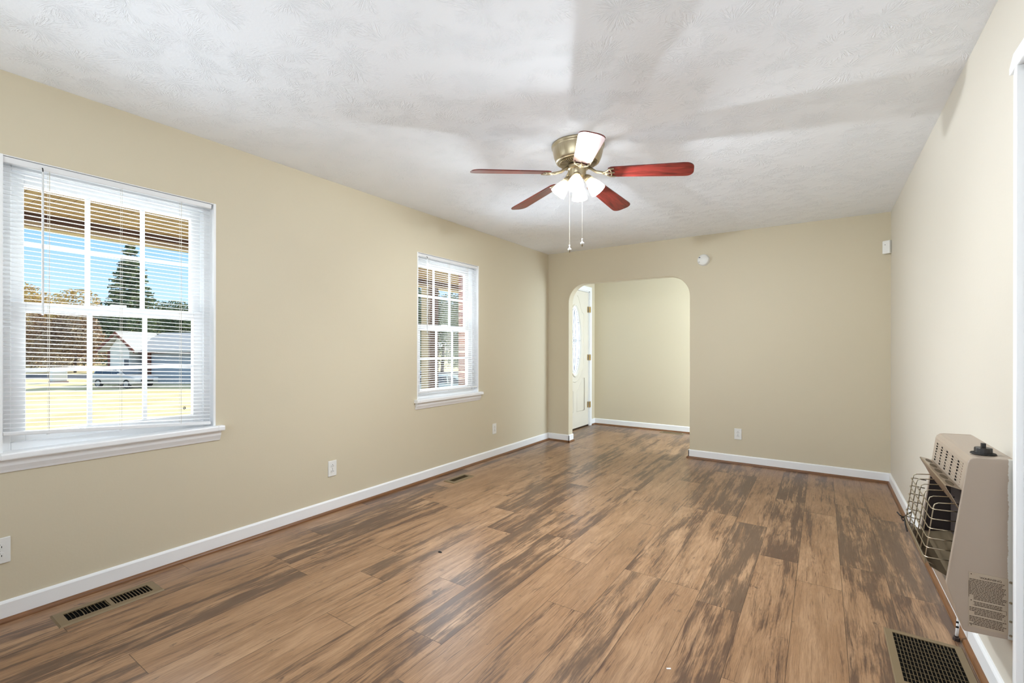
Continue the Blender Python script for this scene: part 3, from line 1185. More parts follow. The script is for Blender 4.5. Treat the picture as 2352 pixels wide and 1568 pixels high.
# scrolled iron: arm from the flywheel, splitting into three fingers under the blade root
ir.tube([(0.060, 0, 0.035), (0.085, 0, 0.020), (0.110, 0, 0.004), (0.140, 0, -0.002), (0.165, 0, -0.007)], 0.0085, 8)
for s in (-1, 0, 1):
    ir.tube([(0.160, 0, -0.007), (0.178, s * 0.022, -0.008), (0.196, s * 0.038, -0.007), (0.222, s * 0.040, -0.006)], 0.0055, 7, r2=0.0045)
ir.tube([(0.196, -0.040, -0.007), (0.204, -0.016, -0.0075), (0.204, 0.016, -0.0075), (0.196, 0.040, -0.007)], 0.0045, 7)
ir.tube([(0.168 + 0.014 * math.cos(a), 0.014 * math.sin(a), -0.008) for a in [2 * PI * k / 14 for k in range(14)]], 0.0035, 6, closed=True)
iron_me = ir.build('blade_iron', NICKEL, None, smooth=True)
for k in range(5):
    a = math.radians(ANG0 + 72 * k)
    if k == 0:
        bo, io = blade_me, iron_me
    else:
        bo, io = blade_me.copy(), iron_me.copy()
        C.objects.link(bo)
        C.objects.link(io)
    bo.parent = fan
    bo.location = (0, 0, -0.172)
    droop = math.radians(5.2)
    bo.matrix_local = (Matrix.Translation((0, 0, -0.164)) @ Matrix.Rotation(a, 4, 'Z') @ Matrix.Rotation(droop, 4, 'Y') @ Matrix.Rotation(PITCH, 4, 'X'))
    io.parent = bo

# light kit: four arms, shades, bulbs
BULB = pmat('lit_bulb', (1, 1, 1, 1), 0.4, emit=(1.0, 0.93, 0.82, 1), emit_s=14.0)
sh = MB()
prof_o = [(0.020, 0.0), (0.024, -0.004), (0.026, -0.016), (0.033, -0.036), (0.040, -0.060), (0.045, -0.084), (0.048, -0.100)]
prof_i = [(r - 0.003, z) for (r, z) in reversed(prof_o)]
sh.lathe(prof_o + prof_i, 72, flute=(24, 0.018))
shade0 = sh.build('lamp_shade', FROST, None, smooth=True)
fit = MB().lathe([(0.0, 0.026), (0.012, 0.026), (0.016, 0.020), (0.024, 0.008), (0.0255, -0.006), (0.022, -0.008), (0.0, -0.008)], 28)
fit.tube([(0, 0, 0.022), (-0.002, 0, 0.032), (-0.016, 0, 0.046), (-0.034, 0, 0.042)], 0.007, 8)
fit0 = fit.build('shade_fitter', NICKEL, None, smooth=True)
bb_ = MB().lathe([(0.0, -0.072), (0.011, -0.070), (0.019, -0.062), (0.021, -0.052), (0.018, -0.040), (0.012, -0.030), (0.011, -0.008), (0.0, -0.008)], 24)
bulb0 = bb_.build('bulb', BULB, None, smooth=True)
LAMP_W = 37.0
for k in range(4):
    a = math.radians(-70 + 90 * k)
    if k == 0:
        so, fo, bo = shade0, fit0, bulb0
    else:
        so, fo, bo = shade0.copy(), fit0.copy(), bulb0.copy()
        for o in (so, fo, bo):
            C.objects.link(o)
    tilt = math.radians(-38)
    M = Matrix.Translation((0.062 * math.cos(a), 0.062 * math.sin(a), -0.205)) @ Matrix.Rotation(a, 4, 'Z') @ Matrix.Rotation(tilt, 4, 'Y')
    so.parent = fan
    so.matrix_local = M
    fo.parent = so
    bo.parent = so
    ld = bpy.data.lights.new('fan_lamp', 'POINT')
    ld.energy = LAMP_W
    ld.color = (0.87, 0.94, 1.0)
    ld.shadow_soft_size = 0.012
    lo = bpy.data.objects.new('fan_lamp', ld)
    C.objects.link(lo)
    lo.matrix_world = Matrix.Translation(FAN) @ M @ Matrix.Translation((0, 0, -0.0835))

# pull chains
CHAIN = pmat('pull_chain_metal', srgb(214, 208, 192), 0.35, metal=0.6)
for (dx, dy, zb) in ((-0.048, -0.014, -0.600), (0.092 * 0.6, -0.090 * 0.6, -0.583)):
    ch = MB()
    ch.tube([(dx * 0.9, dy * 0.9, -0.185), (dx, dy, -0.215), (dx, dy, zb)], 0.0007, 6)
    co = ch.build('pull_chain', CHAIN, fan)
    fn = MB()
    fn.lathe([(0.0, zb + 0.004), (0.0035, zb + 0.002), (0.0035, zb - 0.004), (0.0022, zb - 0.008), (0.0045, zb - 0.018), (0.0105, zb - 0.022), (0.011, zb - 0.027), (0.006, zb - 0.032)], 16, Matrix.Translation((dx, dy, 0)))
    f_ = fn.build('finial', OUTLET, co, smooth=True)
    MB().lathe([(0.0055, zb - 0.031), (0.004, zb - 0.037), (0.0018, zb - 0.041), (0.0024, zb - 0.045), (0.0, zb - 0.047)], 12, Matrix.Translation((dx, dy, 0))).build('finial_tip', NICKEL_D, co, smooth=True)

# ------------------------------------------------------------------ wall heater (local: x = away from the wall is -x, y along wall, z up)
HT = empty('wall_heater', (W, 2.114, 0.0), 'beige gas wall heater with wire guard and black control knob', 'heater')
HPAINT = pmat('beige_enamel', srgb(166, 150, 134), 0.32, spec=0.5)


def side_mat():
    m = pmat('beige_enamel_overpainted', srgb(166, 150, 134), 0.35, spec=0.5)
    n = NT(m)
    x, y, z = n.pos()
    # brushed white wall paint slopped along the rear edge
    rag = n.noise(n.vec(n.m('MULTIPLY', x, 30), 0.0, n.m('MULTIPLY', z, 120)), 1.0, 5, 0.7)
    wide = n.noise(n.vec(0.0, 0.0, n.m('MULTIPLY', z, 9)), 1.0, 2)
    edge = n.m('SUBTRACT', n.m('SUBTRACT', W, x), n.m('ADD', n.m('MULTIPLY', rag, 0.010), n.m('MULTIPLY', wide, 0.018)))
    f = n.m('SUBTRACT', 1.0, n.smooth(edge, 0.002, 0.004))
    n.link(n.mix(f, srgb(166, 150, 134), srgb(206, 204, 196)), n.b.inputs['Base Color'])
    return m


HSIDE = side_mat()
CHROME = pmat('tarnished_chrome', srgb(176, 158, 138), 0.28, metal=0.9)
WIRE = pmat('guard_wire', srgb(176, 164, 142), 0.3, metal=0.9)
SOOT = pmat('dark_burner', srgb(52, 40, 36), 0.7)
PAN = pmat('dull_tan_pan', srgb(124, 108, 84), 0.5, metal=0.3)
HL = 0.526
side = [(0.0, 0.286), (-0.116, 0.279), (-0.122, 0.283), (-0.162, 0.420), (-0.163, 0.428), (-0.162, 0.436), (-0.111, 0.838), (-0.107, 0.849), (-0.098, 0.856), (-0.085, 0.859), (0.0, 0.862)]
MB().prism(side, 'y', 0.0, 0.014).build('side_panel', HSIDE, HT, bevel=0.004, segs=3)
MB().prism(side, 'y', HL - 0.014, HL).build('side_panel', HPAINT, HT, bevel=0.004, segs=3)
# top shell and upper front panel
tp = MB()
tp.prism([(0.0, 0.861), (-0.085, 0.858), (-0.098, 0.855), (-0.106, 0.848), (-0.110, 0.838), (-0.123, 0.742), (-0.120, 0.742), (-0.107, 0.836), (-0.103, 0.845), (-0.096, 0.851), (-0.085, 0.854), (0.0, 0.857)], 'y', 0.0135, HL - 0.0135)
shell = tp.build('top_shell', HPAINT, HT, smooth=False)
# louvre panel: fine ribs and five columns of seven slots on the sloped face
lp = MB()
sx, sz = -0.110, 0.838
ex_, ez_ = -0.123, 0.742
for r in range(9):
    f = 0.14 + 0.76 * r / 8
    x, z = sx + (ex_ - sx) * f, sz + (ez_ - sz) * f
    lp.box((x - 0.0016, 0.05, z - 0.0022), (x + 0.002, HL - 0.05, z + 0.0022))
lp.build('louvre_ribs', HPAINT, shell)
for c in range(5):
    yy = 0.105 + (HL - 0.17) * c / 4
    sl2 = MB()
    for r in range(7):
        f = 0.17 + 0.68 * r / 6
        x, z = sx + (ex_ - sx) * f, sz + (ez_ - sz) * f
        sl2.box((x - 0.0026, yy - 0.006, z - 0.0028), (x + 0.001, yy + 0.006, z + 0.0028))
    sl2.build('vent_slots', HOLE, shell)
# back plate and inside
MB().box((-0.010, 0.014, 0.290), (-0.001, HL - 0.014, 0.855)).build('back_plate', HPAINT, HT)
MB().box((-0.068, 0.10, 0.455), (-0.045, HL - 0.030, 0.745)).build('burner_plaque', SOOT, HT, bevel=0.003)
ls = [(-0.012, 0.455), (-0.150, 0.440), (-0.1515, 0.462), (-0.121, 0.738), (-0.012, 0.742)]
MB().prism(ls, 'y', HL - 0.0165, HL - 0.0142).build('inner_side_liner', SOOT, HT)
MB().prism(ls, 'y', 0.0142, 0.0165).build('inner_side_liner', SOOT, HT)
iw = MB()
iw.prism([(-0.108, 0.738), (-0.045, 0.738), (-0.045, 0.742), (-0.108, 0.742)], 'y', 0.02, HL - 0.02)
iw.build('heat_deflector', CHROME, HT)
# sloped pan in the bottom of the opening and lower front panel
pn = MB()
pn.prism([(-0.160, 0.424), (-0.150, 0.430), (-0.050, 0.462), (-0.020, 0.462), (-0.020, 0.300), (-0.118, 0.285), (-0.122, 0.288)], 'y', 0.0135, HL - 0.0135)
pn.build('lower_front', HPAINT, HT)
pp = MB()
pp.sheet([[(-0.2, 0.03, 0.462), (-0.2, HL - 0.02, 0.462)], [(-0.150, 0.03, 0.436), (-0.150, HL - 0.02, 0.436)], [(-0.085, 0.03, 0.452), (-0.085, HL - 0.02, 0.452)], [(-0.045, 0.03, 0.466), (-0.045, HL - 0.02, 0.466)]])
pp.build('bottom_pan', PAN, HT, solid=0.002)
# reflector hood
hd = MB()
rows = []
for (x, z) in ((-0.121, 0.742), (-0.140, 0.748), (-0.160, 0.752), (-0.163, 0.750), (-0.158, 0.738), (-0.146, 0.716), (-0.134, 0.690), (-0.128, 0.676)):
    rows.append([(x, 0.016, z), (x, HL - 0.016, z)])
hd.sheet(rows)
hood = hd.build('reflector_hood', CHROME, HT, solid=0.0015)
hc = MB()
for c in range(5):
    yc_ = 0.075 + 0.094 * c
    ring = []
    for k in range(20):
        a = 2 * PI * k / 20
        s_ = 0.5 + 0.32 * math.sin(a)
        x = -0.126 + (-0.158 + 0.126) * s_
        z = 0.7452 + (0.753 - 0.7452) * s_
        ring.append((x, yc_ + 0.036 * math.cos(a), z))
    v0 = [hc.bm.verts.new((p[0], p[1], p[2] - 0.0012)) for p in ring]
    v1 = [hc.bm.verts.new((p[0], p[1], p[2] + 0.0006)) for p in ring]
    hc.bm.faces.new(v0)
    hc.bm.faces.new(list(reversed(v1)))
    for k in range(20):
        l = (k + 1) % 20
        hc.bm.faces.new((v0[k], v1[k], v1[l], v0[l]))
hc.build('hood_cutouts', pmat('hood_shadow', srgb(84, 70, 48), 0.6), hood)
# wire guard
gd = MB()
ga, gb = 0.030, HL - 0.030
zt, zb = 0.678, 0.484
xt, xb = -0.188, -0.211
wr = 0.0019


def gx(z):
    return xt + (xb - xt) * (zt - z) / (zt - zb)


guard = empty('wire_guard', (0, 0, 0))
guard.parent = HT
hz = [0.660, 0.626, 0.592, 0.558, 0.524, 0.490]
for z in hz:
    x = gx(z) - 0.004
    path = [(-0.128 - (0.678 - z) * 0.10, ga - 0.004, z + 0.004)]
    path += [(x + 0.020, ga - 0.004, z + 0.002), (x + 0.006, ga + 0.002, z), (x, ga + 0.016, z)]
    path += [(x, gb - 0.012, z), (x + 0.004, gb - 0.002, z), (x + 0.010, gb + 0.002, z), (x + 0.050, gb + 0.002, z - 0.004)]
    MB().tube(path, wr, 7).build('cross_wire', WIRE, guard, smooth=True)
for k in range(6):
    y = ga + 0.010 + (gb - ga - 0.024) * k / 5
    path = [(-0.120, y, zt + 0.010), (xt + 0.012, y, zt + 0.004), (xt + 0.002, y, zt - 0.002), (xt - 0.001, y, zt - 0.014), (xb, y, zb), (xb + 0.003, y, zb - 0.010), (xb + 0.03, y, zb - 0.022)]
    MB().tube(path, wr, 7).build('upright_wire', WIRE, guard, smooth=True)
bar = MB()
bar.prism([(xb - 0.002, zb - 0.016), (xb + 0.002, zb - 0.016), (xb + 0.002, zb + 0.002), (xb - 0.002, zb + 0.002)], 'y', ga, gb)
bar.build('lower_bar', PAN, guard)
# twisted black wire at the far lower corner
tw = MB()
tw.tube([(-0.190, gb + 0.004, 0.512), (-0.205, gb + 0.010, 0.498), (-0.214, gb + 0.002, 0.482), (-0.230, gb - 0.004, 0.492), (-0.238, gb + 0.012, 0.500)], 0.0028, 6)
tw.tube([(-0.212, gb + 0.006, 0.488), (-0.224, gb + 0.012, 0.478), (-0.220, gb - 0.002, 0.470), (-0.208, gb + 0.002, 0.480)], 0.0032, 6)
tw.tube([(-0.214, gb, 0.482), (-0.216, gb - 0.03, 0.466), (-0.214, gb - 0.07, 0.448)], 0.0026, 6)
tw.build('black_wire', DARK, HT)
# control knob on top
kn = MB()
T = Matrix.Translation((-0.058, 0.075, 0.861))
kn.lathe([(0.0, 0.0035), (0.031, 0.0035), (0.033, 0.001), (0.033, 0.0)], 36, T)
kb_ = kn.build('knob_plate', DARK, HT, smooth=False)
kn = MB()
kn.lathe([(0.0, 0.021), (0.021, 0.021), (0.0225, 0.019), (0.023, 0.003)], 30, T, flute=(18, 0.02))
knob = kn.build('control_knob', pmat('black_knob', srgb(38, 33, 30), 0.4), HT)
MB().box((-0.006, -0.006, 0.020), (0.006, 0.006, 0.036), T).build('knob_grip', pmat('black_grip', srgb(34, 30, 28), 0.4), knob, bevel=0.0015)
# screws along the rear edge
for z in (0.47, 0.405, 0.345, 0.300):
    MB().lathe([(0.0, 0.003), (0.003, 0.0026), (0.0042, 0.0)], 12, Matrix.Translation((-0.010, 0.0, z)) @ Matrix.Rotation(PI / 2, 4, 'X')).build('screw', WIRE, HT)
# warning label
lb = MB().box((-0.108, -0.0008, 0.300), (-0.016, 0.0002, 0.480))
lbo = lb.build('warning_label', pmat('label_film', srgb(172, 155, 134), 0.4), HT)
INK = pmat('label_ink', srgb(74, 56, 40), 0.6)
fc = bpy.data.curves.new('warning_text', 'FONT')
fc.body = 'WARNING'
fc.size = 0.0092
fc.align_x = 'CENTER'
fc.extrude = 0.0003
tmp = bpy.data.objects.new('tmp_text', fc)
C.objects.link(tmp)
dg = bpy.context.evaluated_depsgraph_get()
tme = bpy.data.meshes.new_from_object(tmp.evaluated_get(dg))
bpy.data.objects.remove(tmp, do_unlink=True)
to = bpy.data.objects.new('heading_text', tme)
tme.materials.clear()
tme.materials.append(INK)
C.objects.link(to)
to.parent = lbo
to.matrix_local = Matrix.Translation((-0.056, -0.0012, 0.4635)) @ Matrix.Rotation(PI / 2, 4, 'X') @ Matrix.Scale(1.15, 4, (1, 0, 0))
# fine print too small to read: rows of word-length strokes
fp = MB()
rnd = random.Random(11)
z = 0.4575
row = 0
while z > 0.306:
    gap_row = row in (14, 18, 24)
    if not gap_row:
        x = -0.106 if row not in (11, 12, 13, 15, 29) else -0.096
        xe = -0.019 - rnd.uniform(0.0, 0.012)
        if row in (16, 17, 22, 23):
            x = -0.094
            xe = -0.030
        while x < xe:
            w_ = rnd.uniform(0.0025, 0.0085)
            fp.box((x, -0.0013, z - 0.0012), (min(x + w_, xe), -0.0009, z + 0.0011))
            x += w_ + 0.0012
    z -= 0.0049
    row += 1
fb = fp
for (a_, b_) in (((-0.1075, 0.3975), (-0.1065, 0.4515)), ((-0.098, 0.374), (-0.020, 0.3746)), ((-0.020, 0.362), (-0.0194, 0.3746)), ((-0.024, 0.340), (-0.0234, 0.347))):
    fb.box((a_[0], -0.0013, a_[1]), (b_[0], -0.0009, b_[1]))
for z in (0.474, 0.388, 0.306):
    fb.box((-0.103, -0.0013, z - 0.0015), (-0.1005, -0.0009, z + 0.0015))
fp.build('fine_print', INK, lbo)

# gas supply line under the heater
gp = empty('gas_line', (3.478, 2.635, 0.0), 'short white gas line rising from the floor under the wall heater', 'pipe')
MB().tube([(0, 0, 0.012), (0.004, 0, 0.06), (0.010, 0, 0.16), (0.014, -0.01, 0.29)], 0.0055, 10).build('flexible_hose', WHITE, gp, smooth=True)
MB().lathe([(0.0, 0.0), (0.012, 0.0), (0.012, 0.012), (0.008, 0.014), (0.008, 0.020), (0.0, 0.020)], 6).build('hose_fitting', SOOT, gp)
for z in (0.055, 0.075):
    MB().box((-0.003, -0.0072, z), (0.006, -0.0055, z + 0.008)).build('band', DARK, gp)

# specks on the floor
cr = MB().lathe([(0.0, 0.006), (0.008, 0.005), (0.013, 0.0)], 9)
o = cr.build('floor_speck', DARK)
o.location = (1.128, 2.045, 0.0)
o.scale = (1.2, 0.7, 1)
tag(o, 'tiny black speck on the plank floor in the window glare', 'speck')
o = MB().box((-0.008, -0.003, 0), (0.008, 0.003, 0.002)).build('paper_fleck', WHITE)
o.location = (2.53, 1.79, 0.0)
o.rotation_euler = (0, 0, 0.6)
tag(o, 'tiny white fleck on the plank floor in the near middle', 'speck')

# ------------------------------------------------------------------ outside: porch
G = -1.9
BRICK = pmat('brown_brick', srgb(92, 58, 48), 0.85)


def brick_mat():
    n = NT(BRICK)
    x, y, z = n.pos()
    bt = n.t.nodes.new('ShaderNodeTexBrick')
    bt.inputs['Scale'].default_value = 1.0
    bt.inputs['Color1'].default_value = srgb(104, 62, 50)
    bt.inputs['Color2'].default_value = srgb(78, 48, 42)
    bt.inputs['Mortar'].default_value = srgb(150, 138, 124)
    bt.inputs['Mortar Size'].default_value = 0.006
    bt.inputs['Brick Width'].default_value = 0.21
    bt.inputs['Row Height'].default_value = 0.073
    n.link(n.vec(n.m('ADD', x, y), z), bt.inputs['Vector'])
    n.link(bt.outputs['Color'], n.b.inputs['Base Color'])


brick_mat()
struct('wall_brick_veneer', walled(-6.0, FY + 1.5, G, 2.6, [(W1[0] - 0.01, 1.301, 0.715, 2.08), (2.976, 3.850, 0.715, 2.08), (5.70, 6.67, -0.02, 2.10)],
                                  lambda u, v, t: (-0.152 - t, u, v), 0.118), BRICK)
PORCHWOOD = pmat('tan_porch_boards', srgb(206, 172, 118), 0.6)


def porch_mat():
    n = NT(PORCHWOOD)
    x, y, z = n.pos()
    v = n.m('DIVIDE', y, 0.09)
    fr_ = n.m('FRACT', v)
    r = n.white(n.vec(n.m('FLOOR', v), 0.0, 0.0))
    gr_ = n.noise(n.vec(n.m('MULTIPLY', x, 2.5), n.m('MULTIPLY', y, 60), 0.0), 1.0, 4)
    c = n.mix(r, srgb(196, 160, 106), srgb(222, 190, 138))
    c = n.mix(n.m('MULTIPLY', n.smooth(gr_, 0.45, 0.75), 0.35), c, srgb(140, 100, 58))
    edge = n.m('SUBTRACT', 1.0, n.smooth(n.m('MINIMUM', fr_, n.m('SUBTRACT', 1.0, fr_)), 0.0, 0.05))
    n.link(n.mix(edge, c, srgb(120, 88, 54)), n.b.inputs['Base Color'])


porch_mat()
TANTRIM = pmat('beige_exterior_trim', srgb(226, 208, 172), 0.6)
BROWNTRIM = pmat('brown_exterior_trim', srgb(122, 86, 62), 0.6)
struct('porch_ceiling', MB().box((-2.62, -6.0, 2.33), (-0.271, 9.0, 2.42)), PORCHWOOD)
struct('porch_floor', MB().box((-2.6, -6.0, -0.30), (-0.271, 9.0, -0.12)), pmat('porch_concrete', srgb(170, 166, 158), 0.8))
pb = struct('porch_beam', MB().box((-2.60, -6.0, 2.268), (-2.47, 9.0, 2.33)), BROWNTRIM)
MB().box((-2.61, -6.0, 2.215), (-2.465, 9.0, 2.268)).build('beam_trim', TANTRIM, pb)
ps = empty('porch_post', (-2.5, 5.75, -0.12), 'beige porch post with brown inner face seen through the far window', 'post')
MB().box((-0.10, -0.13, 0.0), (0.06, 0.08, 2.335)).build('post_shaft', TANTRIM, ps, bevel=0.004)
MB().box((0.061, -0.12, 0.0), (0.10, 0.075, 2.335)).build('brown_face', BROWNTRIM, ps)  # thin brown slab covering the house-facing side of the post

# ------------------------------------------------------------------ outside: ground, road
LAWN = pmat('dry_lawn', srgb(222, 206, 150), 0.9, spec=0.1)


def lawn_mat():
    n = NT(LAWN)
    x, y, z = n.pos()
    a_ = n.noise(n.vec(x, y, 0.0), 0.35, 4)
    b_ = n.noise(n.vec(x, y, 3.0), 9.0, 4, 0.7)
    c = n.mix(n.smooth(a_, 0.35, 0.65), srgb(232, 220, 180), srgb(222, 204, 152))
    n.link(n.mix(n.m('MULTIPLY', n.smooth(b_, 0.45, 0.7), 0.4), c, srgb(200, 182, 140)), n.b.inputs['Base Color'])


lawn_mat()
o = MB().box((-320, -220, G - 0.5), (-2.6, 320, G)).build('lawn', LAWN)
o['kind'] = 'structure'
rd = MB()
ra, rb_ = Vector((-84, -9, 0)), Vector((-33, 42, 0))
dr = (rb_ - ra).normalized()
nr = Vector((-dr.y, dr.x, 0))
ra, rb_ = ra - dr * 30, rb_ + dr * 60
vs = [rd.bm.verts.new((p.x, p.y, G + 0.02)) for p in (ra - nr * -3.5, rb_ - nr * -3.5, rb_ - nr * 3.5, ra - nr * 3.5)]
rd.bm.faces.new(vs)
struct('road', rd, pmat('asphalt', srgb(92, 94, 100), 0.85), solid=0.04)

# ------------------------------------------------------------------ outside: trees


def leaf_cloud(mb, pts_fn, n, size, rnd):
    for _ in range(n):
        p, s = pts_fn(rnd)
        a = Vector((rnd.uniform(-1, 1), rnd.uniform(-1, 1), rnd.uniform(-1, 1))).normalized()
        b = a.orthogonal().normalized()
        c = a.cross(b)
        k = size * s
        q = [p + b * k, p + c * k * 0.7, p - b * k, p - c * k * 0.7]
        mb.bm.faces.new([mb.bm.verts.new(v) for v in q])


def leaf_mat(name, c0, c1, sc=0.8):
    m = pmat(name, c0, 0.8, spec=0.2)
    n = NT(m)
    x, y, z = n.pos()
    f = n.noise(n.vec(x, y, z), sc, 3, 0.6)
    n.link(n.mix(n.smooth(f, 0.35, 0.65), c0, c1), n.b.inputs['Base Color'])
    return m


BARK = pmat('bark', srgb(92, 74, 58), 0.9)
EVER = leaf_mat('evergreen_needles', srgb(84, 106, 82), srgb(150, 160, 116), 0.7)
DARKG = leaf_mat('dark_green_leaves', srgb(72, 92, 68), srgb(124, 138, 98), 0.8)
AUT = leaf_mat('autumn_leaves', srgb(196, 160, 92), srgb(226, 202, 138), 0.5)
BRUSH = leaf_mat('dry_brush', srgb(150, 116, 92), srgb(206, 182, 148), 0.6)
GREY = leaf_mat('grey_green_leaves', srgb(122, 132, 96), srgb(176, 170, 130), 0.6)


def conifer(name, x, y, h, r, mat, label, cat='tree', group=None, n=9000, seed=1):
    root = empty(name, (x, y, G), label, cat, group)
    rnd = random.Random(seed)
    mb = MB()
    tiers = 22

    def f(rd_):
        t = rd_.random() ** 0.75
        ti = (math.floor(t * tiers) + 0.5) / tiers
        zz = h * (0.03 + 0.97 * (1 - ti))
        rr = r * ti ** 0.85 * (0.80 + 0.30 * rd_.random())
        a = rd_.uniform(0, 2 * PI)
        rr *= 0.80 + 0.2 * math.sin(a * 5 + ti * 31)
        u = math.sqrt(rd_.uniform(0.08, 1.0))
        return Vector((rr * u * math.cos(a), rr * u * math.sin(a), zz - 0.08 * rr * u - 0.0 + rd_.uniform(-0.25, 0.25))), rd_.uniform(0.6, 1.3)
    leaf_cloud(mb, f, n, h * 0.0105, rnd)
    mb.build('foliage', mat, root)
    MB().tube([(0, 0, -0.1), (0, 0, h * 0.9)], h * 0.016, 8, r2=0.02).build('trunk', BARK, root)
    return root


def broadleaf(name, x, y, h, r, mat, label, cat='tree', group=None, n=3500, seed=1, base=0.12, leaf=0.22):
    root = empty(name, (x, y, G), label, cat, group)
    rnd = random.Random(seed)
    blobs = []
    for k in range(9):
        a = rnd.uniform(0, 2 * PI)
        d = r * 0.55 * math.sqrt(rnd.random())
        blobs.append((Vector((d * math.cos(a), d * math.sin(a), h * rnd.uniform(base + 0.18, 0.80))), r * rnd.uniform(0.40, 0.62)))
    mb = MB()

    def f(rd_):
        c, rr = rd_.choice(blobs)
        v = Vector((rd_.gauss(0, 1), rd_.gauss(0, 1), rd_.gauss(0, 1))).normalized() * rr * (rd_.random() ** 0.25)
        p = c + v
        p.z = max(h * base, min(p.z, h))
        return p, rd_.uniform(0.6, 1.4)
    leaf_cloud(mb, f, n, leaf, rnd)
    mb.build('foliage', mat, root)
    tr = MB().tube([(0, 0, -0.1), (0.03 * h, 0, h * 0.35), (0, 0.02 * h, h * 0.6)], 0.02 * h, 7, r2=0.008 * h)
    for k in range(4):
        a = k * 1.7
        tr.tube([(0.02 * h, 0, h * (0.25 + 0.06 * k)), (0.2 * r * math.cos(a), 0.2 * r * math.sin(a), h * 0.5), (0.5 * r * math.cos(a), 0.5 * r * math.sin(a), h * 0.68)], 0.009 * h, 5, r2=0.003 * h)
    tr.build('trunk', BARK, root)
    return root


conifer('evergreen_tree', -89.5, 27.6, 20.5, 6.2, EVER, 'tall dark evergreen beyond the road, seen through the nearer window', n=30000, seed=4)
BG = 'background trees across the road'
broadleaf('autumn_tree', -130.0, 22.1, 16.0, 9.0, AUT, 'yellow autumn tree at the left of the view through the nearer window', 'tree', BG, 14000, 7, 0.1, 0.23)
broadleaf('autumn_tree', -105.6, 23.7, 12.8, 7.0, AUT, 'far yellow autumn tree left of the tall evergreen', 'tree', BG, 14000, 8, 0.1, 0.18)
broadleaf('bare_brush_tree', -94.6, 16.2, 8.1, 5.8, BRUSH, 'brown dry tree low at the left edge of the nearer window', 'tree', BG, 12000, 9, 0.05, 0.15)
broadleaf('bare_brush_tree', -70.1, 16.6, 7.1, 4.2, BRUSH, 'brown dry tree just left of the tall evergreen', 'tree', BG, 12000, 10, 0.05, 0.12)
broadleaf('dark_hedge_shrub', -74.5, 11.2, 2.6, 2.2, DARKG, 'dark low shrub by the road under the brown trees', 'shrub', None, 7000, 11, 0.0, 0.12)
broadleaf('grey_green_tree', -135.8, 48.8, 14.2, 9.0, GREY, 'grey green tree over the roof of the house across the road', 'tree', BG, 12000, 13, 0.05, 0.24)
broadleaf('grey_green_tree', -98.0, 42.5, 11.0, 6.5, GREY, 'grey green tree at the right end of the house roof', 'tree', BG, 12000, 14, 0.05, 0.20)
broadleaf('dark_tree', -78.9, 22.8, 9.0, 4.0, DARKG, 'dark green tree growing against the evergreen, on its left', 'tree', BG, 12000, 15, 0.0, 0.13)
broadleaf('dark_tree', -67.0, 25.2, 9.0, 3.9, DARKG, 'dark green tree growing against the evergreen, on its right', 'tree', BG, 12000, 16, 0.0, 0.12)
BG2 = 'trees seen through the far window'
broadleaf('leafy_tree', -27.5, 31.4, 9.4, 3.2, DARKG, 'leafy tree left of the porch post in the far window', 'tree', BG2, 12000, 17, 0.05, 0.10)
broadleaf('leafy_tree', -35.5, 42.1, 10.8, 3.9, GREY, 'pale leafy tree right of the porch post in the far window', 'tree', BG2, 12000, 18, 0.05, 0.11)
broadleaf('leafy_tree', -19.4, 27.2, 7.8, 2.1, DARKG, 'dark leafy tree beside the brick edge in the far window', 'tree', BG2, 12000, 19, 0.02, 0.08)

# ------------------------------------------------------------------ outside: house across the lawn
fwv = Vector((-math.sin(0.5909), math.cos(0.5909), 0))
HS = empty('house', (-44.8, 13.45, G), 'white house with a small front gable across the lawn, in the nearer window', 'house', rotz=0.5909)
SIDING = pmat('white_siding', srgb(238, 236, 230), 0.7)
ROOFM = pmat('grey_shingle', srgb(200, 196, 192), 0.85)
REDT = pmat('red_brown_trim', srgb(120, 66, 52), 0.7)
GREYW = pmat('grey_garage_wall', srgb(186, 192, 200), 0.7)
MB().box((1.3, 0.9, 0.0), (13.0, 7.0, 2.75)).build('main_wall', GREYW, HS)
MB().prism([(-0.75, 0.0), (0.95, 0.0), (0.95, 2.75), (0.1, 3.95), (-0.75, 2.75)], 'y', 0.0, 4.0).build('gable_wall', SIDING, HS)
rf = MB()
rf.prism([(0.3, 2.62), (3.95, 4.20), (7.6, 2.62), (7.6, 2.78), (3.95, 4.36), (0.3, 2.78)], 'x', 0.6, 13.4)
rf.build('roof', ROOFM, HS)
gr_ = MB()
gr_.prism([(-1.45, 2.62), (0.1, 4.12), (1.65, 2.62), (1.65, 2.78), (0.1, 4.30), (-1.45, 2.78)], 'y', -0.35, 3.9)
gr_.build('gable_roof', ROOFM, HS)
rk = MB()
rk.prism([(-1.45, 2.58), (0.1, 4.06), (1.65, 2.58), (1.65, 2.80), (0.1, 4.30), (-1.45, 2.80)], 'y', -0.42, -0.34)
rk.build('rake_trim', REDT, HS)
MB().box((1.45, 0.70, 0.0), (2.05, 0.90, 2.65)).build('red_pillar', REDT, HS)
MB().box((1.2, 0.55, 2.55), (13.2, 0.68, 2.72)).build('eave_trim', REDT, HS)
MB().box((0.55, -0.03, 0.8), (0.90, 0.0, 2.1)).build('window', pmat('dark_house_glass', srgb(70, 84, 100), 0.2), HS)
MB().box((-0.80, -0.04, 0.0), (-0.62, 0.0, 2.75)).build('corner_board', REDT, HS)

# ------------------------------------------------------------------ outside: cars


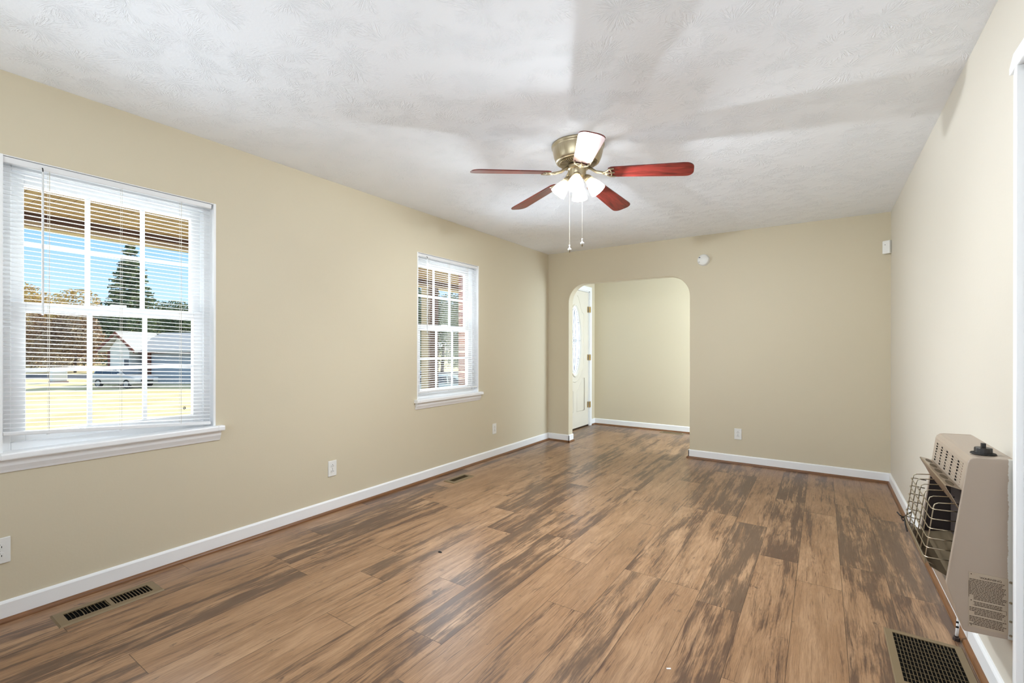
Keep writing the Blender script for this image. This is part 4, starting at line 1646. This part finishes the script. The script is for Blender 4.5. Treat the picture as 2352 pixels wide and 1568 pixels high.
def make_car(loc, rotz, paint, label, roofline='wagon'):
    root = empty('parked_car', loc, label, 'car', 'cars parked outside', rotz=rotz)
    # local: +x = forward, body outline in xz, extruded across y
    body = [(-2.25, 0.38), (-2.28, 0.62), (-2.22, 0.92), (-2.10, 1.00), (-1.2, 1.00), (0.75, 0.98), (1.55, 0.90), (2.10, 0.78), (2.25, 0.62), (2.24, 0.36), (1.75, 0.26), (-1.9, 0.26)]
    b = MB().prism(body, 'y', -0.88, 0.88)
    bo = b.build('car_body', paint, root, bevel=0.09, segs=3, smooth=True)
    cab = [(-2.08, 0.98), (-1.90, 1.40), (-1.55, 1.50), (-0.1, 1.50), (0.25, 1.44), (1.10, 0.97)]
    cb = MB()
    v0 = [cb.bm.verts.new((p[0], -0.80 + 0.16 * (p[1] - 0.97) / 0.53, p[1])) for p in cab]
    v1 = [cb.bm.verts.new((p[0], 0.80 - 0.16 * (p[1] - 0.97) / 0.53, p[1])) for p in cab]
    cb.bm.faces.new(v0)
    cb.bm.faces.new(list(reversed(v1)))
    for i in range(len(cab)):
        j = (i + 1) % len(cab)
        cb.bm.faces.new((v0[i], v1[i], v1[j], v0[j]))
    cb.build('cabin', paint, root, bevel=0.06, segs=3, smooth=True)
    GL = pmat('car_glass', srgb(58, 70, 84), 0.08)
    for s in (-1, 1):
        wn = MB()

        def yy(z):
            return s * (0.815 - 0.16 * (z - 0.97) / 0.53)
        for poly in ([(-1.88, 1.04), (-1.76, 1.36), (-1.20, 1.42), (-1.15, 1.04)], [(-1.08, 1.04), (-1.12, 1.42), (-0.28, 1.42), (-0.22, 1.04)], [(-0.14, 1.04), (-0.20, 1.42), (0.12, 1.38), (0.75, 1.04)]):
            wn.bm.faces.new([wn.bm.verts.new((p[0], yy(p[1]), p[1])) for p in poly])
        wn.build('side_windows', GL, root, solid=0.02)
    ws = MB()
    ws.bm.faces.new([ws.bm.verts.new(p) for p in ((1.08, -0.70, 1.02), (1.08, 0.70, 1.02), (0.36, 0.60, 1.41), (0.36, -0.60, 1.41))])
    ws.build('windshield', GL, root, solid=0.03)
    TYRE = pmat('tyre_rubber', srgb(34, 34, 36), 0.8)
    RIM = pmat('alloy_rim', srgb(176, 176, 178), 0.35, metal=0.7)
    for x in (-1.38, 1.38):
        for s in (-1, 1):
            Mw = Matrix.Translation((x, s * 0.80, 0.33)) @ Matrix.Rotation(s * -PI / 2, 4, 'X')
            wl = MB().lathe([(0.0, -0.10), (0.30, -0.10), (0.33, -0.06), (0.33, 0.08), (0.30, 0.105), (0.22, 0.105)], 28, Mw).build('wheel', TYRE, root, smooth=False)
            rm = MB().lathe([(0.225, 0.104), (0.20, 0.085), (0.06, 0.10), (0.0, 0.11)], 20, Mw)
            rm.build('rim', RIM, wl)
    LAMP = pmat('headlamp', srgb(220, 224, 228), 0.1)
    for s in (-1, 1):
        MB().box((2.10, s * 0.72 - 0.16, 0.62), (2.24, s * 0.72 + 0.14, 0.76)).build('headlight', LAMP, root, bevel=0.03)
    MB().box((2.19, -0.45, 0.50), (2.262, 0.45, 0.66)).build('grille', DARK, root)
    for s in (-1, 1):
        mr = MB().box((0.62, s * 0.90 - 0.08, 1.0), (0.80, s * 0.90 + 0.08, 1.12))
        mr.build('mirror', paint, root, bevel=0.03)
    return root


SILVER = pmat('silver_car_paint', srgb(196, 194, 192), 0.3, metal=0.2, coat=0.4)
PALE = pmat('pale_green_car_paint', srgb(206, 216, 214), 0.3, metal=0.1, coat=0.4)
BLUE = pmat('blue_grey_car_paint', srgb(150, 168, 190), 0.3, metal=0.2, coat=0.4)
make_car((-41.4, 12.9, G), math.atan2(0.34, 0.94), SILVER, 'silver wagon parked on the dry lawn, seen through the nearer window')
make_car((-15.0, 20.6, G), math.radians(35), PALE, 'pale car behind the porch post, low in the far window')
make_car((-20.6, 22.2, G), math.radians(-150), BLUE, 'blue grey car at the left bottom corner of the far window')

# white utility box by the road
ub = empty('utility_box', (-51.4, 11.3, G), 'white box standing on the lawn left of the silver wagon', 'utility box')
MB().box((-0.40, -0.48, 0.12), (0.40, 0.48, 0.95)).build('cabinet', pmat('white_enamel', srgb(232, 230, 226), 0.5), ub, bevel=0.05)
MB().box((-0.45, -0.55, 0.0), (0.45, 0.55, 0.12)).build('plinth', pmat('pink_concrete', srgb(196, 168, 158), 0.8), ub)
